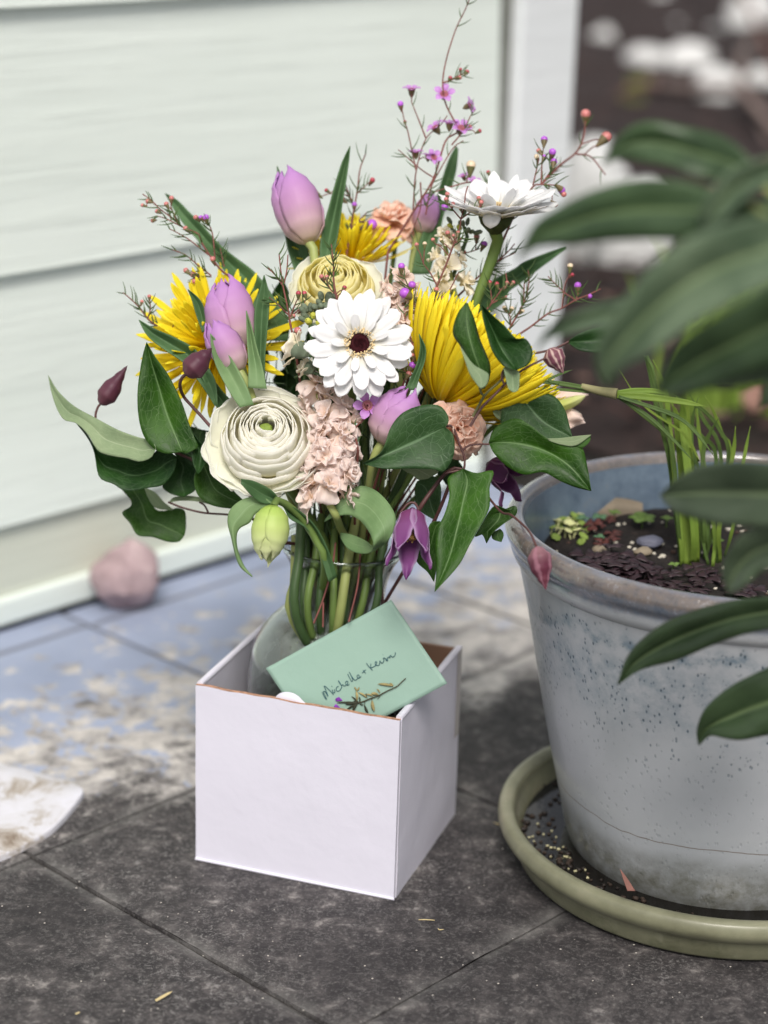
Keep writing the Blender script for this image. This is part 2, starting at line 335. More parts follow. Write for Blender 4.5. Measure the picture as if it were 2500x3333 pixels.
# slabs with real joints
mb = MB(); sd_ = random.Random(3)
A_J = [1.0445 + .40*k for k in range(-9, 4)]            # joints that run along A (spaced along b)
B_J = [1.003 + .412*k for k in range(-9, 3)]            # joints parallel to the wall (spaced along a)
B_J[-1] = 1.885
gp = .0019
for i in range(len(B_J)-1):
    for j in range(len(A_J)-1):
        a0, a1, b0, b1 = B_J[i]+gp*.35, B_J[i+1]-gp*.35, A_J[j]+gp, A_J[j+1]-gp
        if b1 > 2.46: b1 = 2.46
        if b0 > 2.44: continue
        dz = sd_.uniform(-.0012, .0012); na, nb = 34, 34; rows = []
        for p in range(na+1):
            row = []
            for q in range(nb+1):
                fa, fb = p/na, q/nb; aa, bb = lerp(a0, a1, fa), lerp(b0, b1, fb)
                e = min(fa, 1-fa, fb, 1-fb)
                ch = -.0022 if e < .001 else 0.0
                jt = noise.noise(Vector((aa*26, bb*26, 3)))*.0028 + noise.noise(Vector((aa*90, bb*90, 1)))*.0014
                if fa < .001: aa += max(0, jt)
                if fa > .999: aa -= max(0, -jt)
                if fb < .001: bb += max(0, jt)
                if fb > .999: bb -= max(0, -jt)
                row.append(W(aa, bb, dz + ch + noise.noise(Vector((aa*7, bb*7, 0)))*.0012))
            rows.append(row)
        mb.grid(rows[::-1])
        for e0, e1 in (((a0, b0), (a1, b0)), ((a1, b0), (a1, b1)), ((a1, b1), (a0, b1)), ((a0, b1), (a0, b0))):
            mb.poly([W(*e0, dz-.002), W(*e1, dz-.002), W(*e1, -.03), W(*e0, -.03)])
tag(mb.build('patio', mPatio), kind='structure')
mb = MB(); mb.poly([(-60, -60, -.006), (60, -60, -.006), (60, 200, -.006), (-60, 200, -.006)])
tag(mb.build('ground', mJoint), kind='structure')
# planting bed beyond the house corner
mb = MB(); rows = []
for p in range(90):
    row = []
    for q in range(90):
        aa, bb = -3.2 + 11.0*p/89, 2.465 + 10.5*(q/89)**1.4
        z = .012 + .03*noise.noise(Vector((aa*3, bb*3, 0))) + .02*noise.noise(Vector((aa*11, bb*11, 5))) + min(.05, (bb-2.465)*.1)
        row.append(W(aa, bb, max(z, -.004)))
    rows.append(row)
mb.grid(rows[::-1]); tag(mb.build('garden_bed', mMulch), kind='structure')
mb = MB(); r_ = random.Random(5)
for k in range(9000):
    bb = 2.5 + 6.5*r_.random()**1.2; aa = r_.uniform(-2.6, 3.0)
    p = W(aa, bb, .04 + min(.05, (bb-2.465)*.1) + r_.uniform(-.012, .02)); q_ = 1 + (bb-2.5)*.35; L = r_.uniform(.012, .045)*q_; wd = r_.uniform(.005, .014)*q_
    M = Matrix.Rotation(r_.uniform(0, 6.3), 3, 'Z') @ Matrix.Rotation(r_.uniform(-.5, .5), 3, 'Y')
    mb.box(p, M @ Vector((L, 0, 0)), M @ Vector((0, wd, 0)), M @ Vector((0, 0, .004)), mi=k % 3)
tag(mb.build('bark_mulch', [plain('bark_a', lin(68, 47, 43), .9), plain('bark_b', lin(36, 24, 24), .9), plain('bark_c', lin(122, 97, 88), .9)], smooth=False), 'brown bark mulch scattered over the bed beyond the house corner', 'mulch', kind='stuff')
mb = MB(); r_ = random.Random(15)
for k in range(2600):
    bb = 2.6 + 7.5*r_.random()**1.1; aa = r_.uniform(-2.4, 2.0); q_ = 1 + (bb-2.6)*.30
    p = W(aa, bb, .06 + r_.uniform(.0, .09)*q_); L = r_.uniform(.02, .05)*q_; M = Matrix.Rotation(r_.uniform(0, 6.3), 3, 'Z') @ Matrix.Rotation(r_.uniform(-1.3, 1.3), 3, 'Y') @ Matrix.Rotation(r_.uniform(-1, 1), 3, 'X')
    mb.grid([[p + M @ Vector((L*(t_-.5), L*.5*u*math.sin(math.pi*min(.96, t_+.06)), L*.12*u*u)) for u in (-1, 0, 1)] for t_ in (0, .25, .5, .75, 1)], mi=(0, 0, 1, 2)[k % 4])
tag(mb.build('leaf_litter', [plain('litter_dark', lin(38, 20, 20), .8), plain('litter_red', lin(92, 46, 38), .8), plain('litter_tan', lin(140, 108, 96), .8)], solid=.0008), 'dark red brown dead leaves and low stems heaped over the bed', 'leaf litter', kind='stuff')
for k, (x, y) in enumerate([(2070, 330), (2050, 400), (2440, 20)]):
    g_ = G('s', x, y); t_ = thing('green_shoot', ['bright yellow green shoot rising among the dead leaves left of the branch', 'small olive shoot below the bright shoot', 'green shoot at the top of the bed by the white rocks'][k], 'shoot', g_, 'green shoots in the bed'); mb = MB()
    for a in (-.6, 0, .5, 1.1):
        e_ = g_ + Vector((math.sin(a)*.045, .02, .09)); s_ = Rv*.010; mb.grid([[g_ - s_*.3, g_ + s_*.3], [g_.lerp(e_, .5) - s_, g_.lerp(e_, .5) + s_], [e_ - s_*.1, e_ + s_*.1]])
    mb.build('leaves', plain('shoot_green', lin(128, 140, 48), .5, tr=.3), t_, solid=.001)
# house wall
def siding_mat(name, ca, cb):
    t = NT(name); c = t.coord(); g = t.map(c, (1, 1, 1), (0, 0, -math.atan2(WB.y, WB.x)))
    gr = t.noise(t.map(g, (3.0, 3.0, 75)), 1.0, 6, .65, .6); big = t.noise(t.map(g, (1.2, 1, 5)), 1.0, 3)
    col = t.ramp(big, [(.3, ca), (.7, cb)]); col = t.mix(t.ramp(gr, [(.52, 0.0), (.72, .4)]), col, tuple(x*.8 for x in ca))
    t.set(Base_Color=col, Roughness=.55); t.b.inputs['Specular IOR Level'].default_value = .35; t.bump(gr, .75, .0025); return t.m
mSid = siding_mat('painted_siding', lin(222, 231, 224), lin(233, 241, 235))
mTrim = siding_mat('painted_trim', lin(224, 228, 230), lin(234, 238, 240))
WALL_A = 1.893
house = thing('house_wall', 'pale green clapboard house wall with white corner board', 'house wall', W(WALL_A, 1.6))
edges = [.131, .429, .724, 1.02, 1.316, 1.61, 1.9, 2.2]
def board(z0, z1, b0, b1, lo, hi):
    mb = MB(); nb = 60; rows = []
    prf_ = [(hi, z1), (lo, z0+.004), (lo+.001, z0), (0.004, z0), (-.004, z0+.002)]
    for q in range(nb+1):
        bb = lerp(b0, b1, q/nb); w_ = noise.noise(Vector((bb*2.1, z0*9, 0)))*.0016
        rows.append([W(WALL_A - off + (w_ if k < 3 else 0), bb, z + (w_ if k in (1, 2, 3) else 0)) for k, (off, z) in enumerate(prf_)])
    mb.grid(rows); return mb
for z0, z1 in zip(edges, edges[1:]): board(z0, z1+.02, .2, 2.225, .015, .003).build('clapboard', mSid, house, smooth=False, bevel=.0015)
board(.036, .15, .2, 2.225, .004, .003).build('clapboard', siding_mat('shaded_dirty_siding', lin(200, 205, 190), lin(214, 218, 205)), house, smooth=False)  # lowest board: shade under the lap and dirt both put into its colour
mb = MB(); mb.box(W(WALL_A-.012, .2, .006), WA*.02, WB*2.025, Z*.034); mb.build('base_trim', mSid, house, smooth=False, bevel=.004)
mb = MB(); mb.box(W(WALL_A-.006, 2.231, .03), WA*.03, WB*.020, Z*2.3); mb.build('shadow_caulk_strip', plain('shadow_caulk', lin(120, 122, 116), .7), house, smooth=False)  # grey strip in the gap, with the gap's shadow put into its colour
mb = MB(); mb.box(W(WALL_A-.024, 2.253, .012), WA*.05, WB*.122, Z*2.35); mb.build('corner_board', mTrim, house, smooth=False, bevel=.003)
mb = MB(); mb.box(W(WALL_A+.026, 2.335, .012), WA*3.5, WB*.03, Z*2.35); mb.build('side_wall', mSid, house, smooth=False)
mb = MB(); mb.box(W(WALL_A+.004, .2, .0), WA*.09, WB*2.12, Z*2.36); mb.build('backing', plain('dark_backing', lin(40, 40, 38), .9), house, smooth=False)
# ------------------------------------------------------------------ rocks, sticks
def rock_mat(name, a, b, c_):
    t = NT(name); c = t.coord(); n1 = t.noise(c, 14, 7, .7, .6)
    t.set(Base_Color=t.ramp(n1, [(.3, a), (.5, b), (.7, c_)]), Roughness=.8); t.bump(t.noise(c, 45, 6, .7), .7, .004); return t.m
mPink = rock_mat('pink_granite', lin(132, 112, 116), lin(170, 148, 151), lin(204, 186, 186))
mWhite = rock_mat('white_stone', lin(170, 170, 168), lin(212, 213, 212), lin(238, 238, 238))
def rock(name, label, c, r, m_, group=None, sd=0, cuts=9, flat=.0):
    rg = random.Random(sd); mb = MB(); n, k = 40, 26
    pl = [(Vector((rg.gauss(0, 1), rg.gauss(0, 1), rg.gauss(0, 1))).normalized(), rg.uniform(.72, .95)) for _ in range(cuts)]
    rows = []
    for i in range(k+1):
        th = math.pi*i/k; row = []
        for j in range(n):
            a = 2*math.pi*j/n; d = Vector((math.sin(th)*math.cos(a), math.sin(th)*math.sin(a), math.cos(th))); q = 1.0
            for nn, h in pl:
                dd = d.dot(nn)
                if dd > 0 and dd*q > h: q = h/dd
            q += noise.noise(d*3+Vector((sd, 0, 0)))*.05
            row.append(Vector(c) + Vector((d.x*r[0], d.y*r[1], d.z*r[2]))*q)
        rows.append(row)
    mb.grid(rows, 0, True); o = mb.build(name, m_, origin=Vector(c)-Vector((0, 0, r[2]))); return tag(o, label, 'rock', group)
pc = G('s', 408, 1978); rock('pink_rock', 'rounded pink granite rock on the blue slab against the house wall', pc + Vector((0, .004, .040)), (.045, .045, .047), mPink, sd=4, cuts=18)
RK = [((1915, 905), (.10, .08, .19), 'tall pale rounded rock right beside the foot of the corner board'), ((2045, 930), (.09, .08, .15), 'pale rounded rock second from the corner board'), ((2105, 225), (.13, .10, .11), 'white rock at the left end of the row of white rocks'), ((2240, 235), (.15, .12, .12), 'white rock in the middle of the row of white rocks'), ((2330, 330), (.13, .11, .12), 'whitish rock lowest in the row of white rocks'), ((1955, 140), (.08, .07, .09), 'small round white rock closest to the corner board near the top'), ((2090, 90), (.05, .05, .05), 'small grey white rock above the left end of the row'),
      ((2440, 90), (.16, .13, .17), 'white rock at the upper right corner of the bed'), ((2470, 300), (.09, .08, .10), 'pale rock at the right edge of the bed'), ((2150, -10), (.09, .08, .07), 'white rock at the very top of the bed'), ((2330, 110), (.08, .08, .07), 'white rock left of the upper right corner rock'), ((2000, 60), (.04, .04, .04), 'tiny pale rock near the top beside the corner board'), ((2200, 90), (.06, .05, .06), 'grey white rock above the middle of the row'), ((2420, 200), (.07, .06, .07), 'rounded pale rock below the upper right corner rock')]
for k, ((x, y), r, lb) in enumerate(RK):
    p = G('s', x, y + 30); q_ = 1.0 if k < 2 else .72; rock('white_rock', lb, p + Vector((0, 0, r[2]*.7*q_)), tuple(v*q_ for v in r), mWhite, 'white rocks in the planting bed', sd=20+k)
mBr = plain('branch_bark', lin(112, 84, 76), .9, .2, 20, .35, bump=.5, bs=80)
mBr2 = plain('branch_bark_grey', lin(138, 122, 116), .9, .2, 20, .35, bump=.5, bs=80)
for k, (pts, rr, lb) in enumerate([([(2060, 300, .03), (2230, 390, .1), (2380, 440, .14), (2500, 520, .1), (2640, 600, .05)], .022, 'thick grey brown fallen branch crossing the bed above the shrub'), ([(2220, 0, .35), (2330, 110, .3), (2420, 220, .24), (2520, 330, .1)], .018, 'reddish branch leaning down at the upper right'), ([(2440, 210, .1), (2400, 330, .12), (2440, 460, .1), (2520, 560, .05)], .014, 'thin brown branch near the right edge of the bed'), ([(1900, 480, .02), (1990, 380, .06), (2140, 350, .08), (2300, 330, .04)], .012, 'thin twig lying behind the big shrub leaf'), ([(1880, 210, .03), (2000, 250, .05), (2120, 210, .03), (2300, 260, .02)], .014, 'brown stick lying left of the long white rock')]):
    pp = [G('s', x, y) + Vector((0, 0, z)) for x, y, z in pts]; mb = MB(); mb.tube(pp, (rr, rr*.6), 8, k=24)
    tag(mb.build('fallen_branch', mBr if k % 2 else mBr2, origin=pp[0]), lb, 'branch', 'fallen branches in the bed')
# flat worn white stone at left
mDisc = NT('worn_white_stone'); c_ = mDisc.coord(); nn_ = mDisc.noise(c_, 18, 7, .72, .5)
cc_ = mDisc.ramp(nn_, [(.34, lin(120, 104, 88)), (.43, lin(172, 164, 156)), (.50, lin(202, 201, 206)), (.7, lin(214, 214, 224))])
mDisc.set(Base_Color=cc_, Roughness=.8); mDisc.bump(mDisc.noise(c_, 60, 5, .7), .5, .002)
out = [(-420, 2330), (-200, 2390), (0, 2482), (90, 2506), (170, 2530), (250, 2556), (272, 2572), (262, 2592), (225, 2640), (170, 2696), (100, 2738), (0, 2784), (-150, 2826), (-400, 2850)]
op = catmull([G('s', x, y, .007) for x, y in out], 70)
mb = MB(); cen = sum(op, Vector())/len(op)
rows = []
for f_, z in ((1.0, -.0068), (1.002, -.001), (.997, .0002), (.985, .0006), (.6, .0012), (.05, .0014)):
    rows.append([cen + (p-cen)*f_ + Z*z for p in op])
mb.grid(rows, 0, True); tag(mb.build('stepping_stone', mDisc.m, origin=Vector((cen.x, cen.y, 0))), 'flat worn white stone with rounded edge at the left on the patio', 'stone')
# ------------------------------------------------------------------ cardboard box
BC = Vector((.019971, 1.663695, 0)); Ba = Vector((-.945864, .324563, 0)); Bb = Vector((.324563, .945864, 0)); BW, BD, BH = .1979, .1827, .1795
def card(name, col, va=.03):
    t = NT(name); c = t.coord(); n1 = t.noise(c, 6, 4); cc = t.ramp(n1, [(.3, tuple(x*(1-va) for x in col)), (.7, col)])
    cc = t.mix(t.ramp(t.noise(t.map(c, (1, 1, .4)), 38, 6, .75, 1.5), [(.64, 0.0), (.74, .16)]), cc, tuple(x*.62 for x in col))
    t.set(Base_Color=cc, Roughness=.55)
    t.bump(t.mth('ADD', t.mth('MULTIPLY', t.noise(c, 22, 3), 1.6), t.mth('MULTIPLY', t.noise(c, 500, 2), .12)), .25, .003); return t.m
mCard = card('white_card', lin(219, 217, 230)); mKraft = card('brown_card', lin(150, 116, 96), .25); mKraftE = plain('torn_card_edge', lin(168, 130, 108), .9, .2, 260, .35, bump=.6, bs=300)
box = thing('cardboard_box', 'square open white cardboard box holding the vase', 'box', BC + Ba*BW/2 + Bb*BD/2)
def panel(name, o, du, dv, th, mats, bow=.0, topwave=0.0, nu=24, nv=16, parent=box, sd=0):
    n = du.cross(dv).normalized(); mb = MB(); fr, bk = [], []
    for q in range(nv+1):
        a, b = [], []
        for p in range(nu+1):
            u, v = p/nu, q/nv; bo = n*(bow*math.sin(math.pi*u)*math.sin(math.pi*min(1, v*.9)) + noise.noise(Vector((u*3+sd, v*3, sd)))*.0006)
            tw = Z*(noise.noise(Vector((u*9+sd, 2, 0)))*topwave if q == nv else 0)
            a.append(o + du*u + dv*v + bo + tw); b.append(o + du*u + dv*v + bo - n*th + tw)
        fr.append(a); bk.append(b)
    mb.grid(fr, 0); mb.grid([r[::-1] for r in bk], 1)
    mb.grid([bk[-1][::-1], fr[-1][::-1]], 2); mb.grid([fr[0][::-1], bk[0][::-1]], 0)
    mb.grid([[r[0] for r in bk], [r[0] for r in fr]][::-1], 0); mb.grid([[r[-1] for r in fr], [r[-1] for r in bk]][::-1], 0)
    return mb.build(name, mats, parent)
panel('front_panel', BC + Ba*BW, -Ba*(BW-.0006), Z*BH, .0045, [mCard, mKraft, mKraftE], .0020, .0014, nu=60, sd=1)
panel('side_panel', BC + Bb*.005, Bb*(BD-.005), Z*(BH+.0015), .0055, [mCard, mCard, mCard], .0006, sd=2)
panel('side_panel', BC + Ba*BW + Bb*BD, -Bb*(BD-.0055), Z*(BH+.0015), .0055, [mCard, mCard, mCard], .0006, sd=3)
panel('back_panel', BC + Bb*BD + Ba*.006, Ba*(BW-.012), Z*(BH-.001), .004, [mCard, mKraft, mKraft], .0, sd=4)
mb = MB(); mb.box(BC + Ba*.006 + Bb*.006 + Z*.001, Ba*(BW-.012), Bb*(BD-.012), Z*.003); mb.build('bottom_panel', mKraft, box, smooth=False)
# rolled white rims of the two double side walls, the tuck tab, the bottom fold and a strip of tape
for s0 in (BC + Ba*.0026 + Bb*.004, BC + Ba*(BW-.0026) + Bb*.004):
    mb = MB(); mb.tube([s0 + Z*(BH-.0006), s0 + Bb*(BD*.5) + Z*(BH-.0002), s0 + Bb*(BD-.008) + Z*(BH-.0006)], .0032, 10, k=14); mb.build('folded_rim', mCard, box)
tl_, tr_ = P('i', 510, 828, -.0), P('i', 703, 868, -.0)
def on_front(v, x, y, off=0.0):      # picture point -> the plane of the front panel
    X, Y = src(v, x, y); r = ray(X, Y); n = Bb; t_ = (BC - n*off - CAM).dot(n)/r.dot(n); return CAM + r*t_
tabp = [on_front('i', x, y, -.003) for x, y in [(508, 836), (530, 806), (560, 792), (605, 793), (645, 812), (675, 842), (705, 868)]]
tabc = catmull(tabp, 20); mb = MB(); base_ = [tabc[0].lerp(tabc[-1], k/19) - Z*.004 for k in range(20)]
mb.grid([base_, tabc]); mb.build('tuck_tab', mCard, box, solid=.0009)
mb = MB(); q0 = BC + Ba*BW; mb.tube([q0 + Z*.0022 - Bb*.0006, BC + Ba*BW*.5 + Z*.002 - Bb*.0008, BC + Z*.0016 - Bb*.0004], .0013, 8, k=24); mb.build('bottom_fold', mCard, box)
mTape = NT('clear_tape'); mTape.set(Base_Color=lin(206, 200, 198), Roughness=.2); mTape.b.inputs['Specular IOR Level'].default_value = .6
mb = MB(); o_ = BC + Bb*(BD-.016) - Ba*.0007; mb.grid([[o_ + Z*(.09 + .09*k/8) + Bb*(.0135*j/3) for j in range(4)] for k in range(9)]); mb.build('tape_strip', mTape.m, box)
# ------------------------------------------------------------------ glass vase
VC = BC + Ba*(BW/2+.007) + Bb*(BD/2+.006)
def glass(name, rough=0.0, col=(.84, .89, .88)):
    t = NT(name); t.set(Base_Color=col, Roughness=rough, IOR=1.45); t.b.inputs['Transmission Weight'].default_value = 1.0; return t.m
mGlass = glass('clear_glass')
vprof = [(.030, .003), (.048, .0045), (.062, .03), (.073, .07), (.079, .12), (.0815, .16), (.0795, .186), (.0715, .208), (.058, .2245), (.0465, .236), (.0425, .248), (.0440, .264), (.0495, .282), (.0605, .2995)]
vc_ = catmull([Vector((r, 0, z)) for r, z in vprof], 60); T_ = .0030
outer = [(p.x, p.z) for p in vc_]; inner = [(max(.002, p.x-T_), max(p.z, .007)) for p in vc_]
mb = MB(); Mv = Matrix.Translation(VC) @ Matrix.Rotation(.038, 4, 'Y')
mb.revolve([(.0005, .0035)] + outer + [(outer[-1][0]+.0010, outer[-1][1]+.0008), (outer[-1][0]+.0008, outer[-1][1]+.0022), (outer[-1][0]-.0008, outer[-1][1]+.0028), (inner[-1][0]-.0002, outer[-1][1]+.0010)] + inner[::-1] + [(.0005, .007)], 72, 0, Mv)
vase_rim_pts = [Mv @ Vector((.0598*math.cos(a), .0598*math.sin(a), .3004)) for a in [2*math.pi*k/72 for k in range(73)]]
vase = thing('glass_vase', 'clear glass vase with flared neck and round bulb inside the white box', 'vase', VC + Z*.004)
mb.build('vase_body', mGlass, vase)
mb = MB(); mb.tube(vase_rim_pts, .0017, 10, k=145, caps=False); mb.build('vase_rim', mGlass, vase)
wat = NT('vase_water'); wat.set(Base_Color=(.93, .96, .93), Roughness=0.0, IOR=1.33); wat.b.inputs['Transmission Weight'].default_value = 1.0
mb = MB(); lv = .150; wp = [(r-.0009, z) for r, z in inner if z < lv]; mb.revolve([(.0004, .0078)] + [(r, max(z, .0078)) for r, z in wp] + [(wp[-1][0], lv), (.0004, lv)], 48, 0, Mv)
tag(mb.build('vase_water', wat.m, origin=VC), 'clear water filling the round bulb of the vase', 'water', kind=None)
mFog = NT('condensation_haze'); c_ = mFog.coord(); f_ = mFog.noise(c_, 30, 6, .7)
mFog.set(Base_Color=lin(222, 226, 222), Roughness=.9); tr_n = mFog.n('ShaderNodeBsdfTransparent'); mx = mFog.n('ShaderNodeMixShader')
gz = mFog.sep(c_)[2]; hz = mFog.ramp(mFog.mth('MULTIPLY', gz, 4.0), [(.45, .10), (.70, .28), (.86, .48), (.93, .42), (.975, .11)])  # condensation on bulb and waist; faint neck haze painted on to show the glass
fm = mFog.mth('MULTIPLY', hz, mFog.ramp(f_, [(.35, .45), (.7, 1.0)]))
lw = mFog.n('ShaderNodeLayerWeight'); lw.inputs[0].default_value = .5      # pale haze painted along the edges to make the glass outline visible
fm = mFog.mth('ADD', fm, mFog.mth('MULTIPLY', mFog.mth('POWER', lw.outputs['Facing'], 4.0), .55), clamp=True)
mFog.l(fm, mx.inputs[0]); mFog.l(tr_n.outputs[0], mx.inputs[1]); mFog.l(mFog.b.outputs[0], mx.inputs[2]); mFog.l(mx.outputs[0], mFog.o.inputs[0])
mb = MB(); mb.revolve([(r-.0007, z) for r, z in inner if .11 < z < .296], 64, 0, Mv); mb.build('condensation_haze_film', mFog.m, vase)
# ------------------------------------------------------------------ envelope
EV = [P('s', 866, 2175, -.008), P('s', 1273, 1952, -.030), P('s', 1456, 2224, -.038)]; EV.append(EV[0] + EV[2] - EV[1])
def on_env(v, x, y, off=.0):
    X, Y = src(v, x, y); r = ray(X, Y); n = (EV[1]-EV[0]).cross(EV[2]-EV[1]).normalized()
    if n.dot(TC) < 0: n = -n
    o = EV[0] + n*off; return CAM + r*((o-CAM).dot(n)/r.dot(n))
env = thing('envelope', 'sage green envelope with handwritten names propped in the box', 'envelope', (EV[2]+EV[3])/2)
mEnv = card('green_paper', lin(142, 172, 158), .05)
nE = (EV[1]-EV[0]).cross(EV[2]-EV[1]).normalized()
if nE.dot(TC) < 0: nE = -nE
mb = MB(); rows = []
for q in range(25):
    row = []
    for p in range(37):
        u, v = p/36, q/24; pt = EV[0].lerp(EV[1], u) + (EV[3]-EV[0])*v
        pt = pt + nE*(.0009*math.sin(math.pi*u)*math.sin(math.pi*v) + .0005*noise.noise(Vector((u*3, v*3, 1)))); row.append(pt)
    rows.append(row)
mb.grid(rows); mb.build('paper', mEnv, env, solid=.0014)
mInk = plain('teal_ink', lin(40, 84, 96), .5, .3, 50, .1)
STR = [[(150, 786), (168, 830), (196, 885), (224, 912), (208, 872), (180, 812), (172, 780), (188, 776), (214, 800), (248, 864), (230, 800), (196, 724), (180, 690), (210, 700), (262, 748), (312, 800), (345, 835)],
       [(316, 752), (330, 790), (346, 800), (362, 800), (364, 780), (354, 742)], [(306, 690), (316, 700)],
       [(425, 692), (396, 708), (384, 740), (400, 772), (436, 770), (462, 740), (478, 708), (470, 670), (446, 630), (422, 596), (436, 626), (470, 672), (492, 668), (500, 662), (512, 686), (530, 688), (552, 672), (576, 650), (584, 618), (566, 606), (546, 622), (544, 650), (560, 668), (590, 674), (606, 650)],
       [(578, 486), (606, 540), (640, 604), (652, 610), (664, 590), (640, 520), (606, 452), (636, 508), (680, 572), (712, 590), (746, 566), (774, 536), (766, 502), (744, 504), (736, 530), (752, 552), (786, 550), (806, 520)],
       [(826, 470), (882, 414)], [(838, 424), (856, 446), (884, 474)],
       [(896, 304), (930, 352), (968, 392), (1000, 424)], [(972, 308), (968, 350), (962, 382), (1010, 366), (1040, 350), (1056, 330), (1070, 290), (1058, 274), (1044, 290), (1046, 320), (1064, 340), (1100, 340), (1116, 322), (1120, 286), (1124, 262), (1140, 290), (1166, 300), (1188, 270), (1190, 236), (1178, 222), (1200, 214), (1222, 232), (1232, 262), (1230, 226), (1240, 252), (1254, 262), (1252, 214), (1268, 200), (1280, 196), (1296, 216), (1292, 178), (1310, 176), (1336, 200), (1366, 184), (1384, 150), (1382, 118)],
       [(1172, 160), (1180, 158)]]
mb = MB()
for s_ in STR: mb.tube([on_env('w', x, y, .0026) for x, y in s_], .00030, 5, k=len(s_)*4)
mb.build('handwriting', mInk, env)
mDry = plain('pressed_stem', lin(74, 66, 48), .7, .2, 80, .3); mDryL = plain('pressed_leaf', lin(150, 138, 96), .7, .2, 200, .25); mDryD = plain('pressed_dark_leaf', lin(58, 60, 48), .7, .2, 200, .25)
mb = MB()
mb.tube([on_env('w', x, y, .0028) for x, y in [(1560, 556), (1480, 630), (1400, 700), (1250, 770), (1100, 850), (950, 905), (860, 945), (760, 975)]], (.0004, .0006), 6)
for s_ in ([(980, 900), (990, 930), (984, 960)], [(870, 950), (866, 1000), (860, 1030)], [(1130, 850), (1110, 880), (1080, 905)], [(1000, 860), (940, 840), (880, 820), (910, 885)], [(760, 960), (720, 930), (650, 870)]): mb.tube([on_env('w', x, y, .0028) for x, y in s_], .00028, 5)
mb.build('pressed_stem', mDry, env)
def pleaf(a, b, wd, m_, nm='pressed_leaf'):
    A0, B0 = on_env('w', *a, .0027), on_env('w', *b, .0027); t = (B0-A0); s = t.normalized().cross(nE); rows = []
    for i in range(9):
        k = i/8; ww = PX(wd/5.184)*math.sin(math.pi*k)**.7*.5; p = A0 + t*k + s*(.0005*math.sin(k*3)); rows.append([p - s*ww, p + nE*.0003, p + s*ww])
    q = MB(); q.grid(rows); q.build(nm, m_, env, solid=.0003)
for a, b, wd in [((1350, 690), (1090, 655), 46), ((1350, 688), (1285, 640), 22), ((990, 925), (1030, 1120), 58), ((735, 940), (722, 770), 46), ((730, 780), (690, 705), 26), ((730, 770), (775, 705), 26), ((905, 885), (760, 795), 34), ((1100, 835), (970, 820), 50), ((1010, 860), (880, 830), 26), ((1125, 805), (1070, 740), 20)]: pleaf(a, b, wd, mDryL)
for a, b, wd in [((770, 975), (540, 1000), 55), ((760, 970), (400, 975), 28), ((760, 985), (560, 1090), 30), ((745, 985), (660, 1125), 44), ((780, 975), (680, 945), 34), ((865, 1010), (930, 1145), 40), ((780, 970), (775, 870), 24), ((740, 960), (645, 865), 24), ((780, 985), (850, 1005), 18)]: pleaf(a, b, wd, mDryD)
mPV = plain('pressed_violet', lin(124, 56, 160), .6, .2, 260, .45)
for pts in ([(430, 870), (372, 905), (384, 945), (440, 945), (490, 930)], [(380, 990), (350, 1030), (352, 1082), (420, 1100), (480, 1100), (440, 1040)]):
    cp = [on_env('w', x, y, .0028) for x, y in pts]; ce = sum(cp, Vector())/len(cp); mb = MB(); lp = catmull(cp + [cp[0]], 20)[:-1]
    mb.grid([lp, [ce + (p-ce)*.5 + nE*.0006 for p in lp], [ce + (p-ce)*.03 + nE*.0004 for p in lp]], 0, True); mb.build('pressed_blossom', mPV, env)
